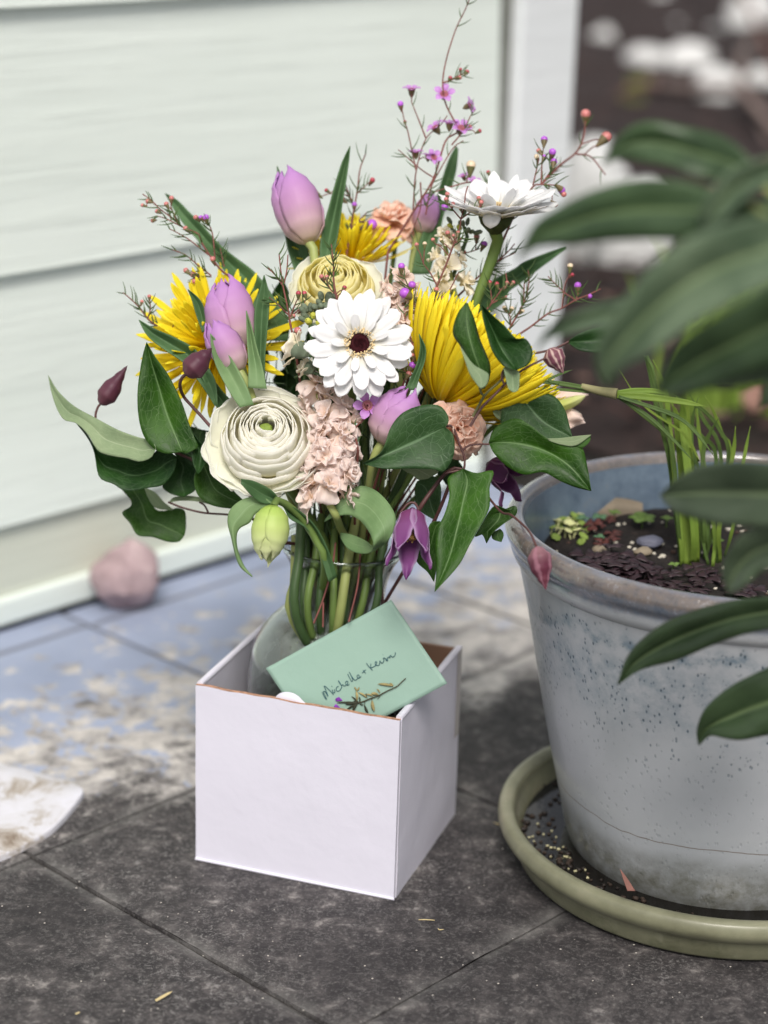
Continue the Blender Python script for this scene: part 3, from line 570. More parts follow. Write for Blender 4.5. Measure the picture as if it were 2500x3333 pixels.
# ------------------------------------------------------------------ glazed pot, saucer
PC = Vector((.3263, 1.7611, 0))
def pot_mat():
    t = NT('pot_glaze'); c = t.coord(); S = t.sep(c); z = S[2]
    wob = t.mth('MULTIPLY', t.mth('SUBTRACT', t.noise(c, 5, 4), .5), .05); drip = t.mth('MULTIPLY', t.mth('SUBTRACT', t.noise(t.map(c, (1, 1, .12)), 34, 4, .6), .5), .05); zz = t.mth('ADD', z, t.mth('ADD', wob, drip))
    base = t.ramp(t.noise(c, 7, 5), [(.3, lin(172, 177, 181)), (.7, lin(194, 197, 201))])
    # band of darker speckled blue-grey below the rim
    band = t.ramp(t.mth('MULTIPLY', zz, 2.5), [(.44, 0.0), (.52, .45), (.60, .65), (.645, .2), (.665, .95), (.70, .25), (.735, 0.0)])
    base = t.mix(t.mth('MULTIPLY', band, t.ramp(t.noise(c, 60, 5, .7), [(.38, .15), (.62, 1.0)])), base, lin(112, 132, 146))
    sp = t.vor(t.map(c, (1, 1, .55)), 230, rand=1.0); spm = t.ramp(sp, [(.16, 1.0), (.32, 0.0)])
    gate = t.ramp(t.noise(c, 60, 5, .7), [(.45, 0.0), (.54, 1.0)]); gz_ = t.ramp(t.mth('MULTIPLY', zz, 2.5), [(.10, .06), (.36, .18), (.48, .85), (.60, 1.0), (.69, 1.0), (.74, .0)])
    base = t.mix(t.mth('MULTIPLY', t.mth('MULTIPLY', spm, gate), gz_), base, lin(74, 92, 106))
    # brown metallic rim
    rim = t.ramp(t.mth('MULTIPLY', t.mth('ADD', z, t.mth('MULTIPLY', t.mth('SUBTRACT', t.noise(c, 26, 5, .7), .5), .010)), 2.5), [(.752, 0.0), (.768, 1.0)])
    rc = t.ramp(t.noise(c, 85, 7, .8), [(.35, lin(70, 78, 90)), (.47, lin(112, 116, 124)), (.56, lin(124, 116, 112)), (.64, lin(160, 164, 174)), (.75, lin(200, 206, 216))])
    zn = t.mth('ADD', z, t.mth('MULTIPLY', t.mth('SUBTRACT', t.noise(c, 18, 5, .7), .5), .008)); rz_ = t.ramp(t.mth('MULTIPLY', zn, 2.5), [(.792, lin(112, 124, 140)), (.802, lin(104, 88, 74)), (.824, lin(116, 100, 86)), (.836, lin(150, 160, 184))])
    rc = t.mix(.5, rc, rz_); base = t.mix(rim, base, rc)
    # grime at the foot
    gr = t.ramp(t.mth('MULTIPLY', t.mth('ADD', z, t.mth('MULTIPLY', t.mth('SUBTRACT', t.noise(c, 12, 5), .5), .03)), 10), [(.36, .95), (.54, .55), (.72, .0)])
    base = t.mix(t.mth('MULTIPLY', gr, t.ramp(t.noise(c, 50, 6, .7), [(.3, .3), (.7, 1.0)])), base, lin(84, 82, 62))
    ln = t.mth('ABSOLUTE', t.mth('SUBTRACT', t.mth('ADD', z, t.mth('MULTIPLY', t.mth('SUBTRACT', t.noise(c, 9, 4), .5), .02)), .078)); base = t.mix(t.ramp(t.mth('MULTIPLY', ln, 100), [(.03, .7), (.08, 0.0)]), base, lin(110, 92, 74))
    t.set(Base_Color=base, Roughness=t.mix(rim, (.28, .28, .28), (.17, .17, .17))); t.b.inputs['Specular IOR Level'].default_value = .5
    t.l(t.mix(rim, (.45, .45, .45), (.9, .9, .9)), t.b.inputs['Coat Weight']); t.b.inputs['Coat Roughness'].default_value = .08
    h = t.mth('SUBTRACT', t.mth('MULTIPLY', t.noise(c, 40, 4), .35), t.mth('MULTIPLY', t.mth('MULTIPLY', spm, gate), .8)); t.bump(h, .3, .0012); return t.m
def innerglaze():
    t = NT('pot_inner_glaze'); c = t.coord(); b = t.ramp(t.noise(c, 30, 6, .7), [(.3, lin(82, 98, 116)), (.6, lin(112, 128, 144)), (.8, lin(130, 130, 128))])
    t.set(Base_Color=b, Roughness=.3); return t.m
mPot = pot_mat(); mPotI = innerglaze()
pot = thing('glazed_pot', 'large blue grey glazed planter with brown metallic rim', 'plant pot', PC + Z*.012)
Mp = Matrix.Translation(PC)
pp_ = [(.001, .014), (.126, .014), (.1385, .018), (.145, .035), (.1505, .06), (.160, .10), (.171, .15), (.181, .20), (.192, .255), (.2005, .292), (.2035, .303)]
oc = [(p.x, p.z) for p in catmull([Vector((r, 0, z)) for r, z in pp_[2:]], 40)]
mb = MB(); mb.revolve(pp_[:2] + oc, 128, 0, Mp, mod=lambda a, z: 1 + .004*math.sin(a*2+1)+.002*math.sin(a*5)); mb.build('pot_body', mPot, pot)
rimp = [(.2035, .303), (.2062, .3055), (.2088, .3095), (.2106, .3145), (.2112, .3185), (.2122, .3215), (.2150, .326), (.2162, .332), (.2145, .3385), (.2105, .3425), (.2060, .3440), (.2020, .3432), (.1995, .3405), (.1980, .335)]
rc_ = [(p.x, p.z) for p in catmull([Vector((r, 0, z)) for r, z in rimp], 44)]
mb = MB(); mb.revolve(rc_, 144, 0, Mp, mod=lambda a, z: 1 + .003*math.sin(a*2+1)); mb.build('pot_rim', mPot, pot)
mb = MB(); mb.revolve([(.1980, .335), (.1965, .32), (.194, .30), (.190, .27), (.182, .22), (.001, .215)], 128, 0, Mp, mod=lambda a, z: 1 + .003*math.sin(a*2+1)); mb.build('pot_inside', mPotI, pot)
def saucer_mat():
    t = NT('saucer_glaze'); c = t.coord(); z = t.sep(c)[2]
    b = t.ramp(t.noise(c, 12, 6, .65), [(.3, lin(104, 104, 82)), (.55, lin(132, 132, 108)), (.75, lin(158, 152, 130))])
    b = t.mix(t.ramp(t.mth('ADD', t.noise(c, 45, 6, .7), t.mth('MULTIPLY', z, -6)), [(.42, 0.0), (.60, .55)]), b, lin(78, 82, 56))
    b = t.mix(t.ramp(t.noise(t.map(c, (60, 60, 8)), 1.0, 4), [(.60, 0.0), (.72, .35)]), b, lin(156, 156, 134))
    t.set(Base_Color=b, Roughness=.42); t.b.inputs['Coat Weight'].default_value = .15; t.bump(t.noise(c, 120, 4), .25, .0008); return t.m
mSau = saucer_mat()
sau = thing('pot_saucer', 'round olive green glazed saucer under the blue grey pot', 'saucer', PC)
sp_ = [(.001, .001), (.172, .001), (.187, .003), (.192, .010), (.1960, .020), (.1985, .0255), (.2000, .0262), (.2050, .0300), (.2088, .036), (.2092, .0415), (.2070, .0470), (.2020, .0492), (.1965, .0478), (.1932, .0430), (.1910, .034), (.1850, .020), (.181, .0105), (.172, .0085), (.001, .0085)]
so_ = [(p.x, p.z) for p in catmull([Vector((r, 0, z)) for r, z in sp_[1:-1]], 90)]
mb = MB(); mb.revolve([sp_[0]] + so_ + [sp_[-1]], 144, 0, Mp, mod=lambda a, z: 1 + .003*math.sin(a*3)); mb.build('saucer_dish', mSau, sau)
mDW = NT('dark_water'); mDW.set(Base_Color=lin(26, 24, 22), Roughness=.04); mDW.bump(mDW.noise(mDW.coord(), 30, 3), .15, .002)
mb = MB(); mb.revolve([(.1375, .0250), (.1845, .0245)], 96, 0, Mp)
tag(mb.build('saucer_water', mDW.m, origin=PC+Z*.02), 'dark rain water standing in the olive saucer', 'water')
mb = MB(); rg = random.Random(11)
for k in range(34):
    a = rg.gauss(3.40, .14); r = rg.uniform(.152, .183); mb.blob(PC + Vector((r*math.cos(a), r*math.sin(a), .0255)), (rg.uniform(.0008, .002), rg.uniform(.0008, .002), .0008), 6, 4)
tag(mb.build('floating_seeds', plain('seed', lin(206, 200, 160), .7), origin=PC+Z*.025), 'tiny pale seeds floating on the saucer water', 'debris', kind='stuff')
mb = MB(); rg = random.Random(17)
for k in range(110):
    a = rg.gauss(3.5, .5); r = rg.uniform(.150, .186); s_ = rg.uniform(.001, .0035); mb.blob(PC + Vector((r*math.cos(a), r*math.sin(a), .0255)), (s_, s_*.8, s_*.6), 6, 4, jit=.5, sd=k, mi=k % 2)
tag(mb.build('saucer_dirt', [plain('wet_dirt', lin(36, 28, 24), .4), plain('dirt_brown', lin(58, 46, 38), .7)], origin=PC+Z*.025), 'dark crumbs of wet dirt in the olive saucer', 'dirt', kind='stuff')
# soil
SZ = .292
mSoil = NT('potting_soil'); c_ = mSoil.coord(); n_ = mSoil.noise(c_, 70, 7, .75); mSoil.set(Base_Color=mSoil.ramp(n_, [(.35, lin(20, 17, 16)), (.6, lin(44, 36, 33)), (.75, lin(84, 68, 58))]), Roughness=.95); mSoil.bump(n_, 1.0, .008)
def soilz(x, y): return SZ + .008*noise.noise(Vector((x*18, y*18, 0))) + .004*noise.noise(Vector((x*60, y*60, 2))) - .010*math.exp(-((x-PC.x)**2+(y-PC.y)**2)/.01)
mb = MB(); rows = []
for i in range(40):
    r = .001 + .1925*i/39; row = []
    for j in range(110):
        a = 2*math.pi*j/110; x, y = PC.x + r*math.cos(a), PC.y + r*math.sin(a); row.append(Vector((x, y, soilz(x, y) if i < 39 else SZ-.01)))
    rows.append(row)
mb.grid(rows, 0, True); tag(mb.build('potting_soil', mSoil.m, origin=PC+Z*.28), 'dark potting soil filling the blue grey pot', 'soil', kind='stuff')
def soilp(v, x, y, dz=0.0):
    g = G(v, x, y, SZ); g.z = soilz(g.x, g.y) + dz; return g
mb = MB(); rg = random.Random(12)
for k in range(200):
    a = rg.uniform(0, 6.283); r = .185*math.sqrt(rg.random()); x, y = PC.x + r*math.cos(a), PC.y + r*math.sin(a)
    s_ = rg.uniform(.0012, .0032); mb.blob((x, y, soilz(x, y)+s_*.4), (s_, s_*.8, s_*.7), 7, 5, jit=.4, sd=k, mi=0 if k % 3 else 1)
tag(mb.build('perlite_grit', [plain('perlite', lin(196, 190, 176), .9), plain('soil_crumb', lin(70, 54, 48), .95)], origin=PC+Z*.29), 'pale perlite grit and crumbs scattered on the potting soil', 'grit', kind='stuff')
# oxalis: dark purple clover mat along the front of the pot
mOx = plain('oxalis_leaf', lin(54, 38, 44), .5, .4, 120, .35, tr=.1); mOxR = plain('oxalis_leaf_red', lin(88, 48, 44), .5, .4, 120, .35, tr=.1); mSG = plain('sprout_green', lin(112, 140, 70), .5, .4, 120, .3, tr=.2)
mSGb = plain('sprout_bluegreen', lin(96, 132, 98), .5, .4, 120, .3, tr=.2)
def trifol(mb, c, r, nl, rg, mi=0, tilt=.25, stem=True):
    a0 = rg.uniform(0, 6.28); T = Matrix.Rotation(rg.uniform(-tilt, tilt), 3, 'X') @ Matrix.Rotation(rg.uniform(-tilt, tilt), 3, 'Y')
    for k in range(nl):
        a = a0 + 2*math.pi*k/nl; rows = []
        for i in range(6):
            t = i/5; wd = r*.62*prof([(0, .03), (.4, .6), (.75, 1), (1, .78)], t)
            row = []
            for u in (-1, -.5, 0, .5, 1):
                notch = -(1-abs(u))*.22*r*(t**4); p = Vector((r*t*(1-.08*u*u)+notch, wd*u, .12*r*math.sin(t*3)-abs(u)*.06*r)); p = T @ (Matrix.Rotation(a, 3, 'Z') @ p); row.append(Vector(c) + p)
            rows.append(row)
        mb.grid(rows, mi)
    if stem: mb.tube([Vector(c), Vector(c)-Vector((rg.uniform(-.004, .004), rg.uniform(-.004, .004), .012))], .0005, 5, k=3)
mb = MB(); rg = random.Random(13); n_c = 0
while n_c < 46:
    x, y = rg.uniform(380, 1659), rg.uniform(380, 700); ylim = 400 + (x-380)*.27
    if y < ylim - rg.random()**2*150 or y > ylim + 110 or (x < 800 and rg.random() < .5): continue
    g = soilp('q', x, y, rg.uniform(.004, .012)); n_c += 1
    if (g-PC).to_2d().length > .19: continue
    trifol(mb, g, rg.uniform(.010, .0165), 3, rg, 0 if rg.random() < .93 else 1, .25)
for k in range(6): trifol(mb, soilp('q', rg.gauss(560, 70), rg.gauss(300, 45), rg.uniform(.004, .01)), rg.uniform(.007, .010), 3, rg, 1, .4)
tag(mb.build('clover_mat', [mOx, mOxR], solid=.0003, origin=PC+Z*.29), 'low mat of dark purple clover leaves along the front of the pot', 'ground cover', kind='stuff')
SEED = [('q', 808, 232, .030, 5, 'four leaved bright green seedling in the middle of the soil', mSG), ('q', 972, 232, .014, 4, 'tiny green seedling left of the grass clump', mSG), ('q', 405, 222, .018, 3, 'blue green seedling at the left of the soil', mSGb), ('q', 520, 215, .017, 4, 'blue green seedling in front of the tan stone', mSGb), ('q', 520, 345, .013, 3, 'small blue green sprout near the pot rim', mSGb), ('q', 840, 62, .017, 4, 'green seedling at the back of the soil', mSG), ('q', 620, 175, .014, 4, 'little green sprout against the tan stone', mSG), ('q', 1290, 372, .020, 3, 'round green leaved sprout right of the grass clump', mSG), ('q', 1020, 490, .012, 4, 'lime sprout between the dark clover', mSG)]
for k, (v, x, y, r, nl, lb, m_) in enumerate(SEED):
    g = soilp(v, x, y, .008); t = thing('seedling', lb, 'seedling', g - Z*.008, 'seedlings in the pot'); rg = random.Random(50+k); a0 = rg.uniform(0, 6)
    for q in range(nl):
        mb = MB(); a = a0 + 2*math.pi*q/nl; rows = []; r_ = r*rg.uniform(.42, .55)
        for i in range(8):
            tt = i/7; wd = r_*.42*math.sin(math.pi*min(1, .06+tt*.92))**.7
            rows.append([g + Matrix.Rotation(a, 3, 'Z') @ Vector((r_*tt, wd*u, .3*r_*math.sin(tt*2.4) - .1*r_*abs(u))) for u in (-1, -.4, .4, 1)])
        mb.grid(rows); mb.build('leaf', m_, t, solid=.0003)
    mb = MB(); mb.tube([g - Z*.012, g], .0007, 6, k=4); mb.build('stem', m_, t)
mb = MB(); rg = random.Random(77)
for k in range(46):
    g = soilp('q', rg.gauss(320, 55), rg.gauss(245, 48), rg.uniform(.003, .010)); trifol(mb, g, rg.uniform(.003, .006), 4, rg, k % 2, .5)
tag(mb.build('succulent_cluster', [plain('succulent_cream', lin(206, 208, 150), .5), plain('succulent_green', lin(124, 146, 66), .5)], solid=.0006, origin=PC+Z*.29), 'cream and green leafy cushion at the left of the soil', 'ground cover', kind='stuff')
g = soilp('q', 862, 345, .004); rock('grey_pebble', 'smooth blue grey pebble on the soil beside the seedling', g, (.013, .010, .006), plain('slate_pebble', lin(100, 102, 118), .6), sd=41, cuts=3)['category'] = 'pebble'
g = soilp('q', 812, 415, .002); rock('tan_pebble', 'small tan pebble in front of the blue grey pebble', g, (.009, .007, .005), plain('tan_stone', lin(138, 126, 108), .7), sd=42, cuts=3)['category'] = 'pebble'
g = soilp('q', 520, 395, .002); rock('tan_pebble', 'pale pebble close to the pot rim at the left', g, (.007, .006, .004), M_['tan_stone'], sd=43, cuts=3)['category'] = 'pebble'
pts = [G('q', x, y, SZ+.002) for x, y in [(345, 185), (470, 150), (640, 128), (815, 130)]]; mb = MB(); c_ = catmull(pts, 16)
mb.grid([[p + Vector((0, .010, .004)) for p in c_], [p + Vector((0, .006, .012*math.sin(math.pi*(i+1.5)/18)**.5)) for i, p in enumerate(c_)], c_, [p - Z*.01 for p in c_]][::-1]); tag(mb.build('tan_stone', M_['tan_stone'], origin=pts[0]), 'long flat tan stone half buried at the back of the soil', 'stone')
# grass clump in the pot
def ribbon(mb, pts, wd, nrm=None, n=26, fold=.25, mi=0, taper=None, twist=0.0):
    c = catmull(pts, n); rows = []
    for i, p in enumerate(c):
        t = (c[min(i+1, n-1)] - c[max(i-1, 0)]).normalized(); nn = nrm if nrm is not None else TC
        if twist: nn = Matrix.Rotation(twist*i/(n-1), 3, t) @ nn
        s = t.cross(nn); s = s.normalized() if s.length > 1e-5 else Rv; nn2 = s.cross(t); k = i/(n-1)
        w_ = wd*(taper(k) if taper else prof([(0, .8), (.3, 1), (.75, .8), (1, .04)], k))*.5
        rows.append([p + s*(w_*u) + nn2*(fold*w_*abs(u)) for u in (-1, -.5, 0, .5, 1)])
    mb.grid(rows, mi)
gc = soilp('q', 1135, 455, 0)
gd = (gc - CAM).dot(Fv) - D0
grass = thing('potted_grass', 'clump of strappy bright green leaves growing from the pot', 'plant', gc)
GR = [([('q', 1085, 450), ('q', 1065, 250), ('z', 1000, 760), ('z', 960, 430), ('z', 880, 250)], 30, 0), ([('q', 1120, 455), ('q', 1110, 250), ('z', 1050, 700), ('z', 1010, 540)], 50, 0), ([('q', 1150, 455), ('q', 1160, 250), ('z', 1090, 760), ('z', 1080, 560), ('z', 1040, 500)], 46, 0), ([('q', 1185, 450), ('q', 1170, 200), ('z', 1120, 700), ('z', 1110, 470)], 30, 0),
      ([('q', 1075, 440), ('q', 1040, 180), ('z', 985, 900), ('z', 920, 640), ('z', 870, 400), ('z', 820, 215)], 24, 1), ([('q', 1080, 430), ('q', 1050, 200), ('z', 1030, 1000), ('z', 985, 750), ('z', 900, 430), ('z', 830, 215), ('z', 880, 300), ('z', 905, 400)], 24, 1),
      ([('q', 1200, 420), ('z', 1180, 950), ('z', 1010, 790), ('z', 870, 670), ('z', 640, 500)], 20, 1), ([('q', 1230, 430), ('z', 1310, 930), ('z', 1200, 760), ('z', 1060, 640), ('z', 880, 570), ('z', 700, 520)], 24, 1), ([('q', 1240, 430), ('z', 1390, 940), ('z', 1330, 720), ('z', 1220, 590), ('z', 1130, 540), ('z', 990, 470)], 22, 1),
      ([('q', 1300, 440), ('z', 1400, 900), ('z', 1350, 760), ('z', 1300, 620), ('z', 1230, 490)], 22, 0), ([('q', 1320, 450), ('z', 1340, 900), ('z', 1220, 650), ('z', 1130, 480)], 22, 1), ([('q', 1180, 380), ('z', 1130, 850), ('z', 1190, 940), ('z', 1100, 760), ('z', 820, 560), ('z', 650, 310)], 14, 0),
      ([('q', 1240, 420), ('q', 1230, 250), ('z', 1220, 900), ('z', 1270, 740), ('z', 1330, 640)], 26, 1), ([('q', 1290, 460), ('q', 1295, 250), ('z', 1200, 800), ('z', 1180, 560)], 24, 0), ([('q', 1340, 450), ('q', 1330, 220), ('z', 1420, 900), ('z', 1440, 700)], 26, 0), ([('q', 1370, 420), ('q', 1420, 240), ('z', 1500, 900), ('z', 1540, 700)], 20, 0),
      ([('q', 1260, 455), ('q', 1215, 300), ('z', 1150, 900), ('z', 1150, 650), ('z', 1190, 500)], 20, 1)]
for k, (pts, wd, dk) in enumerate(GR):
    pp = []
    for i, (v, x, y) in enumerate(pts): pp.append(P(v, x, y, gd - .012*(i) + .01*math.sin(k*2.1)))
    b0 = soilp(*pts[0]) ; pp[0] = b0
    mb = MB(); ribbon(mb, pp, PX(wd/2.0738)*1.2, fold=.3, taper=lambda q: prof([(0, .8), (.3, 1), (.8, .95), (1, .12)], q)); mb.build('leaf', mGrassD if dk else mGrass, grass, solid=.0005)
# dry stalk with long blades reaching left
mStraw = plain('straw_stalk', lin(136, 132, 96), .7, .3, 50, .3)
mb = MB(); mb.tube([P('z', 400, 430, -.06), P('z', 520, 462, -.065), P('z', 640, 482, -.07)], (.0028, .0052), 8, k=12); mb.build('stalk', mStraw, grass)
BL = [([(640, 475), (760, 462), (890, 462), (990, 486)], 40, 0, -.07), ([(640, 490), (820, 500), (1050, 530), (1255, 570)], 48, 0, -.072), ([(640, 500), (820, 610), (960, 730), (1170, 950)], 24, 1, -.069), ([(650, 500), (840, 560), (1050, 640), (1170, 740), (1310, 920)], 26, 1, -.074), ([(480, 450), (250, 410), (0, 390), (-60, 395)], 30, 1, -.062), ([(540, 470), (300, 455), (120, 440), (60, 400)], 20, 1, -.060), ([(250, 410), (180, 388), (250, 350), (340, 318)], 18, 1, -.063)]
for pts, wd, dk, d in BL:
    mb = MB(); ribbon(mb, [P('z', x, y, d) for x, y in pts], PX(wd/2.0738), fold=.3); mb.build('leaf', mGrassD if dk else mGrass, grass, solid=.0005)
# bright grass tuft in the bed behind the pot
tb = G('s', 2420, 1330, .03); tuft = thing('garden_grass', 'bright green grass tuft in the bed behind the pot', 'grass tuft', tb); rg = random.Random(8)
mb = MB()
for k in range(260):
    b_ = tb + WB*rg.uniform(-.10, .12) + Rv*rg.uniform(-.08, .34); h = rg.uniform(.16, .36); d_ = Vector((rg.uniform(-.3, .3), rg.uniform(-.3, .3), 1))
    ribbon(mb, [b_, b_ + d_*h*.5, b_ + d_*h*.85 + Vector((d_.x, d_.y, 0))*h*.4], rg.uniform(.006, .012), n=8)
tag(mb.build('blades', mGrass, tuft), kind='stuff')
# ------------------------------------------------------------------ foreground shrub
def sheet(L, R, M=None, v='s', d=0.0, dm=0.0, n=26, mm=9, wave=0.0, sd=0, bulge=0.0):
    """leaf surface lofted between two traced edges and a midrib, each point at its own distance"""
    d0, d1 = d if isinstance(d, tuple) else (d, d)
    def cv(pts, off=0.0):
        q = []
        for i, p in enumerate(pts):
            k = i/max(1, len(pts)-1); vv = v
            if isinstance(p[0], str): vv, p = p[0], p[1:]
            dd = (p[2] if len(p) > 2 else 0.0) + lerp(d0, d1, k)
            q.append(P(vv, p[0], p[1], dd + off*math.sin(math.pi*min(max(k, .06), .94))))
        return catmull(q, n)
    l, r = cv(L), cv(R)
    mdl = cv(M, dm) if M else [a.lerp(b, .5) + Fv*dm*math.sin(math.pi*min(max(i/(n-1), .06), .94)) for i, (a, b) in enumerate(zip(l, r))]
    rows = []
    for i in range(n):
        row = []
        for j in range(mm):
            u = j/(mm-1)
            if u <= .5: p = l[i].lerp(mdl[i], u*2)
            else: p = mdl[i].lerp(r[i], u*2-1)
            bl = math.sin(math.pi*((u*2) % 1.0)) * bulge if 0 < u < 1 and u != .5 else 0
            nz = noise.noise(Vector((i/n*3.3+sd, u*2.1, sd*1.7)))*wave*(4*abs(u-.5)*.5+.3)
            row.append(p + TC*(bl*math.sin(math.pi*i/(n-1)) + nz))
        rows.append(row)
    return rows
def leaf(parent, L, R, M=None, mat=None, name='leaf', solid=.0005, label=None, **kw):
    mb = MB(); mb.grid(sheet(L, R, M, **kw)); o = mb.build(name, mat, parent, solid=solid)
    if label: o['label'] = label
    return o
shb = Vector((.42, 1.18, 0)); shrub = thing('evergreen_shrub', 'evergreen shrub with long dark drooping leaves in the right foreground', 'shrub', shb)
mb = MB(); hub1 = P('s', 2720, 900, -.70); hub2 = P('s', 2760, 1900, -.45)
mb.tube([shb, Vector((.44, 1.2, .25)), hub2, P('s', 2745, 1400, -.62), hub1], (.009, .005), 10, k=30); mb.build('stem', mBr, shrub)
FL = [('j', [(1600, 470), (1520, 375), (1380, 265), (1200, 208), (1000, 175), (850, 200), (740, 290), (665, 440)], [(1560, 540), (1480, 540), (1350, 530), (1200, 505), (1050, 445), (900, 415), (780, 395), (665, 440)], (-.52, -.48), mShr),
      ('j', [(1560, 640), (1400, 600), (1280, 570), (1100, 530), (850, 530), (600, 590), (400, 690), (250, 800), (150, 1010)], [(1560, 720), (1400, 800), (1300, 850), (1150, 888), (900, 885), (700, 890), (500, 915), (280, 925), (150, 1010)], (-.58, -.50), mShr),
      ('j', [(1900, 700), (1659, 740), (1400, 790), (1150, 890), (950, 1050), (800, 1230), (650, 1450), (620, 1620), (690, 1790)], [(1900, 1050), (1659, 1170), (1400, 1290), (1150, 1430), (950, 1570), (850, 1620), (780, 1670), (730, 1740), (690, 1790)], (-.66, -.58), mShrG),
      ('j', [(1900, 1100), (1659, 1180), (1400, 1330), (1200, 1450), (1060, 1600), (985, 1795)], [(1900, 1560), (1659, 1640), (1450, 1720), (1250, 1800), (1100, 1820), (985, 1795)], (-.56, -.50), mShr),
      ('j', [(1100, 1200), (950, 1215), (800, 1235), (650, 1265), (450, 1340), (330, 1430), (265, 1550)], [(1100, 1330), (900, 1390), (750, 1400), (600, 1420), (450, 1450), (340, 1480), (265, 1550)], (-.54, -.46), mShrG),
      ('j', [(1950, 320), (1800, 350), (1659, 390), (1500, 440), (1380, 510), (1270, 690), (1290, 860)], [(1950, 500), (1800, 520), (1659, 560), (1540, 640), (1430, 730), (1350, 800), (1290, 860)], (-.62, -.58), mShrG),
      ('j', [(1950, 560), (1800, 580), (1600, 660), (1450, 760), (1300, 900), (1200, 1060)], [(1950, 760), (1800, 840), (1600, 930), (1450, 960), (1300, 1010), (1200, 1060)], (-.56, -.52), mShr),
      ('j', [(1950, 1380), (1659, 1480), (1500, 1560), (1350, 1640), (1230, 1750)], [(1950, 1700), (1659, 1740), (1500, 1765), (1350, 1780), (1230, 1750)], (-.54, -.50), mShrG),
      ('k', [(1900, 210), (1659, 195), (1450, 188), (1250, 215), (1110, 290), (1012, 385)], [(1900, 600), (1659, 580), (1450, 575), (1300, 555), (1100, 490), (1012, 385)], (-.52, -.42), mShrG),
      ('k', [(1900, 430), (1700, 540), (1520, 610), (1420, 720), (1385, 840), (1420, 985)], [(1900, 760), (1740, 820), (1640, 850), (1560, 900), (1490, 960), (1420, 985)], (-.50, -.44), mShrG),
      ('k', [(1900, 1000), (1659, 1000), (1450, 1020), (1200, 1090), (1000, 1180), (830, 1340), (755, 1525)], [(1900, 1120), (1659, 1190), (1500, 1230), (1300, 1300), (1100, 1385), (900, 1440), (755, 1525)], (-.36, -.28), mShr),
      ('l', [(1950, -160), (1800, -100), (1659, -50), (1450, 55), (1290, 190), (1235, 320), (1245, 415)], [(1950, 280), (1800, 330), (1659, 360), (1500, 385), (1400, 375), (1310, 360), (1245, 415)], (-.34, -.27), mShr),
      ('j', [(1960, 1500), (1800, 1560), (1700, 1640), (1640, 1750), (1600, 1900)], [(1960, 1760), (1850, 1800), (1760, 1840), (1680, 1880), (1600, 1900)], (-.46, -.44), mShrG)]
for k, (v, L, R, d, m_) in enumerate(FL):
    if v == 'j': d = (d[0]-.11, d[1]-.10)
    Mi = [( (a[0]+b[0])/2, (a[1]+b[1])/2 ) for a, b in zip([catmull([(*p, 0) for p in L], 9)[i] for i in range(9)], [catmull([(*p, 0) for p in R], 9)[i] for i in range(9)])]
    leaf(shrub, L, R, Mi, m_, v=v, d=d, dm=.006, n=30, mm=11, wave=.006, sd=k*3.3, solid=.0009, bulge=.003)
    hub = hub1 if v == 'j' else hub2; p0 = P(v, (L[0][0]+R[0][0])/2, (L[0][1]+R[0][1])/2, d[0])
    mb = MB(); mb.tube([p0, p0.lerp(hub, .5) + Vector((0, 0, .004)), hub], (.0022, .003), 7, k=10); mb.build('petiole', mStemL, shrub)
# ------------------------------------------------------------------ bouquet: flower builders
VR = Mv @ Vector((0, 0, .2995))                                  # centre of the vase rim
def stem_pts(base, ax, rim, k):
    """stem from a flower down through the vase mouth (rim = offset from the rim centre) and into the bulb"""
    r = VR + Rv*rim[0] + Vector((0, 1, 0))*rim[1]
    n_ = VC + Z*.226 + Rv*rim[0]*.92 + Vector((0, 1, 0))*rim[1]*.85
    low = VC + Z*.012 + Rv*rim[0]*.6 + Vector((0, 1, 0))*rim[1]*.5
    mid = base.lerp(r, .5) - Vector(ax)*(base-r).length*.06 + Z*.004
    return [base, base - Vector(ax)*.018, mid, r, n_, n_.lerp(low, .5), low]
def stem(parent, base, ax, rim, rad, m_=None, name='stem', flare=1.0):
    mb = MB(); pts = stem_pts(base, ax, rim, 0)
    mb.tube(pts, lambda t: rad*(1+(flare-1)*max(0, 1-t*12)), 10, k=40); return mb.build(name, m_ or mStem, parent)
def tulip(lb, base, tip, R, rim, spin=0, mp=None, open_=.0, pet=6, tipw=1.0, st=.0032, group='lilac tulips', name='tulip', sm=None):
    ax = (tip-base); L = ax.length; ax.normalize()
    t = thing(name, lb, 'tulip', base, group); M = frame(base, ax, spin, TC)
    rp = [(0, .18), (.08, .62), (.22, .90), (.42, 1.0), (.62, .96), (.8, .76), (.93, .46), (1, .24)]
    for k in range(pet):
        inn = k % 2; a0 = k*math.pi/3*(6/pet); mb = MB(); rows = []; sc_ = (.90 if inn else 1.0 + .03*math.sin(k*2.3+spin*5))*R; LL = L*(.93+.07*math.sin(k*5+spin*3)) if not inn else L*(.93+.06*math.sin(k*3+spin))
        for i in range(22):
            tt = i/21; wd = math.radians(66)*prof([(0, .85), (.3, 1), (.55, .95), (.76, .70), (.9, .42), (1, .03)], tt); row = []
            for j in range(13):
                u = -1 + j/6; ph = a0 + wd*u; r = sc_*prof(rp, tt)*(1 + .06*(1-u*u) - .02*abs(u)**3*(1-inn) + .05*abs(u)**6*(1-inn)*tt) + sc_*open_*tt*tt*(1 if not inn else .5)
                r *= 1 + .025*noise.noise(Vector((u*1.6+k, tt*3, k*2)))*2; z = LL*(tt - .05*tt*u*u) + .012*R*noise.noise(Vector((u*3, k, 1)))
                row.append(M @ Vector((r*math.cos(ph), r*math.sin(ph), z)))
            rows.append(row)
        mb.grid(rows); mb.build('petal', mp or mTulipP, t, solid=.0006)
    stem(t, base + ax*.001, ax, rim, st, sm or mStemL, flare=1.25); return t
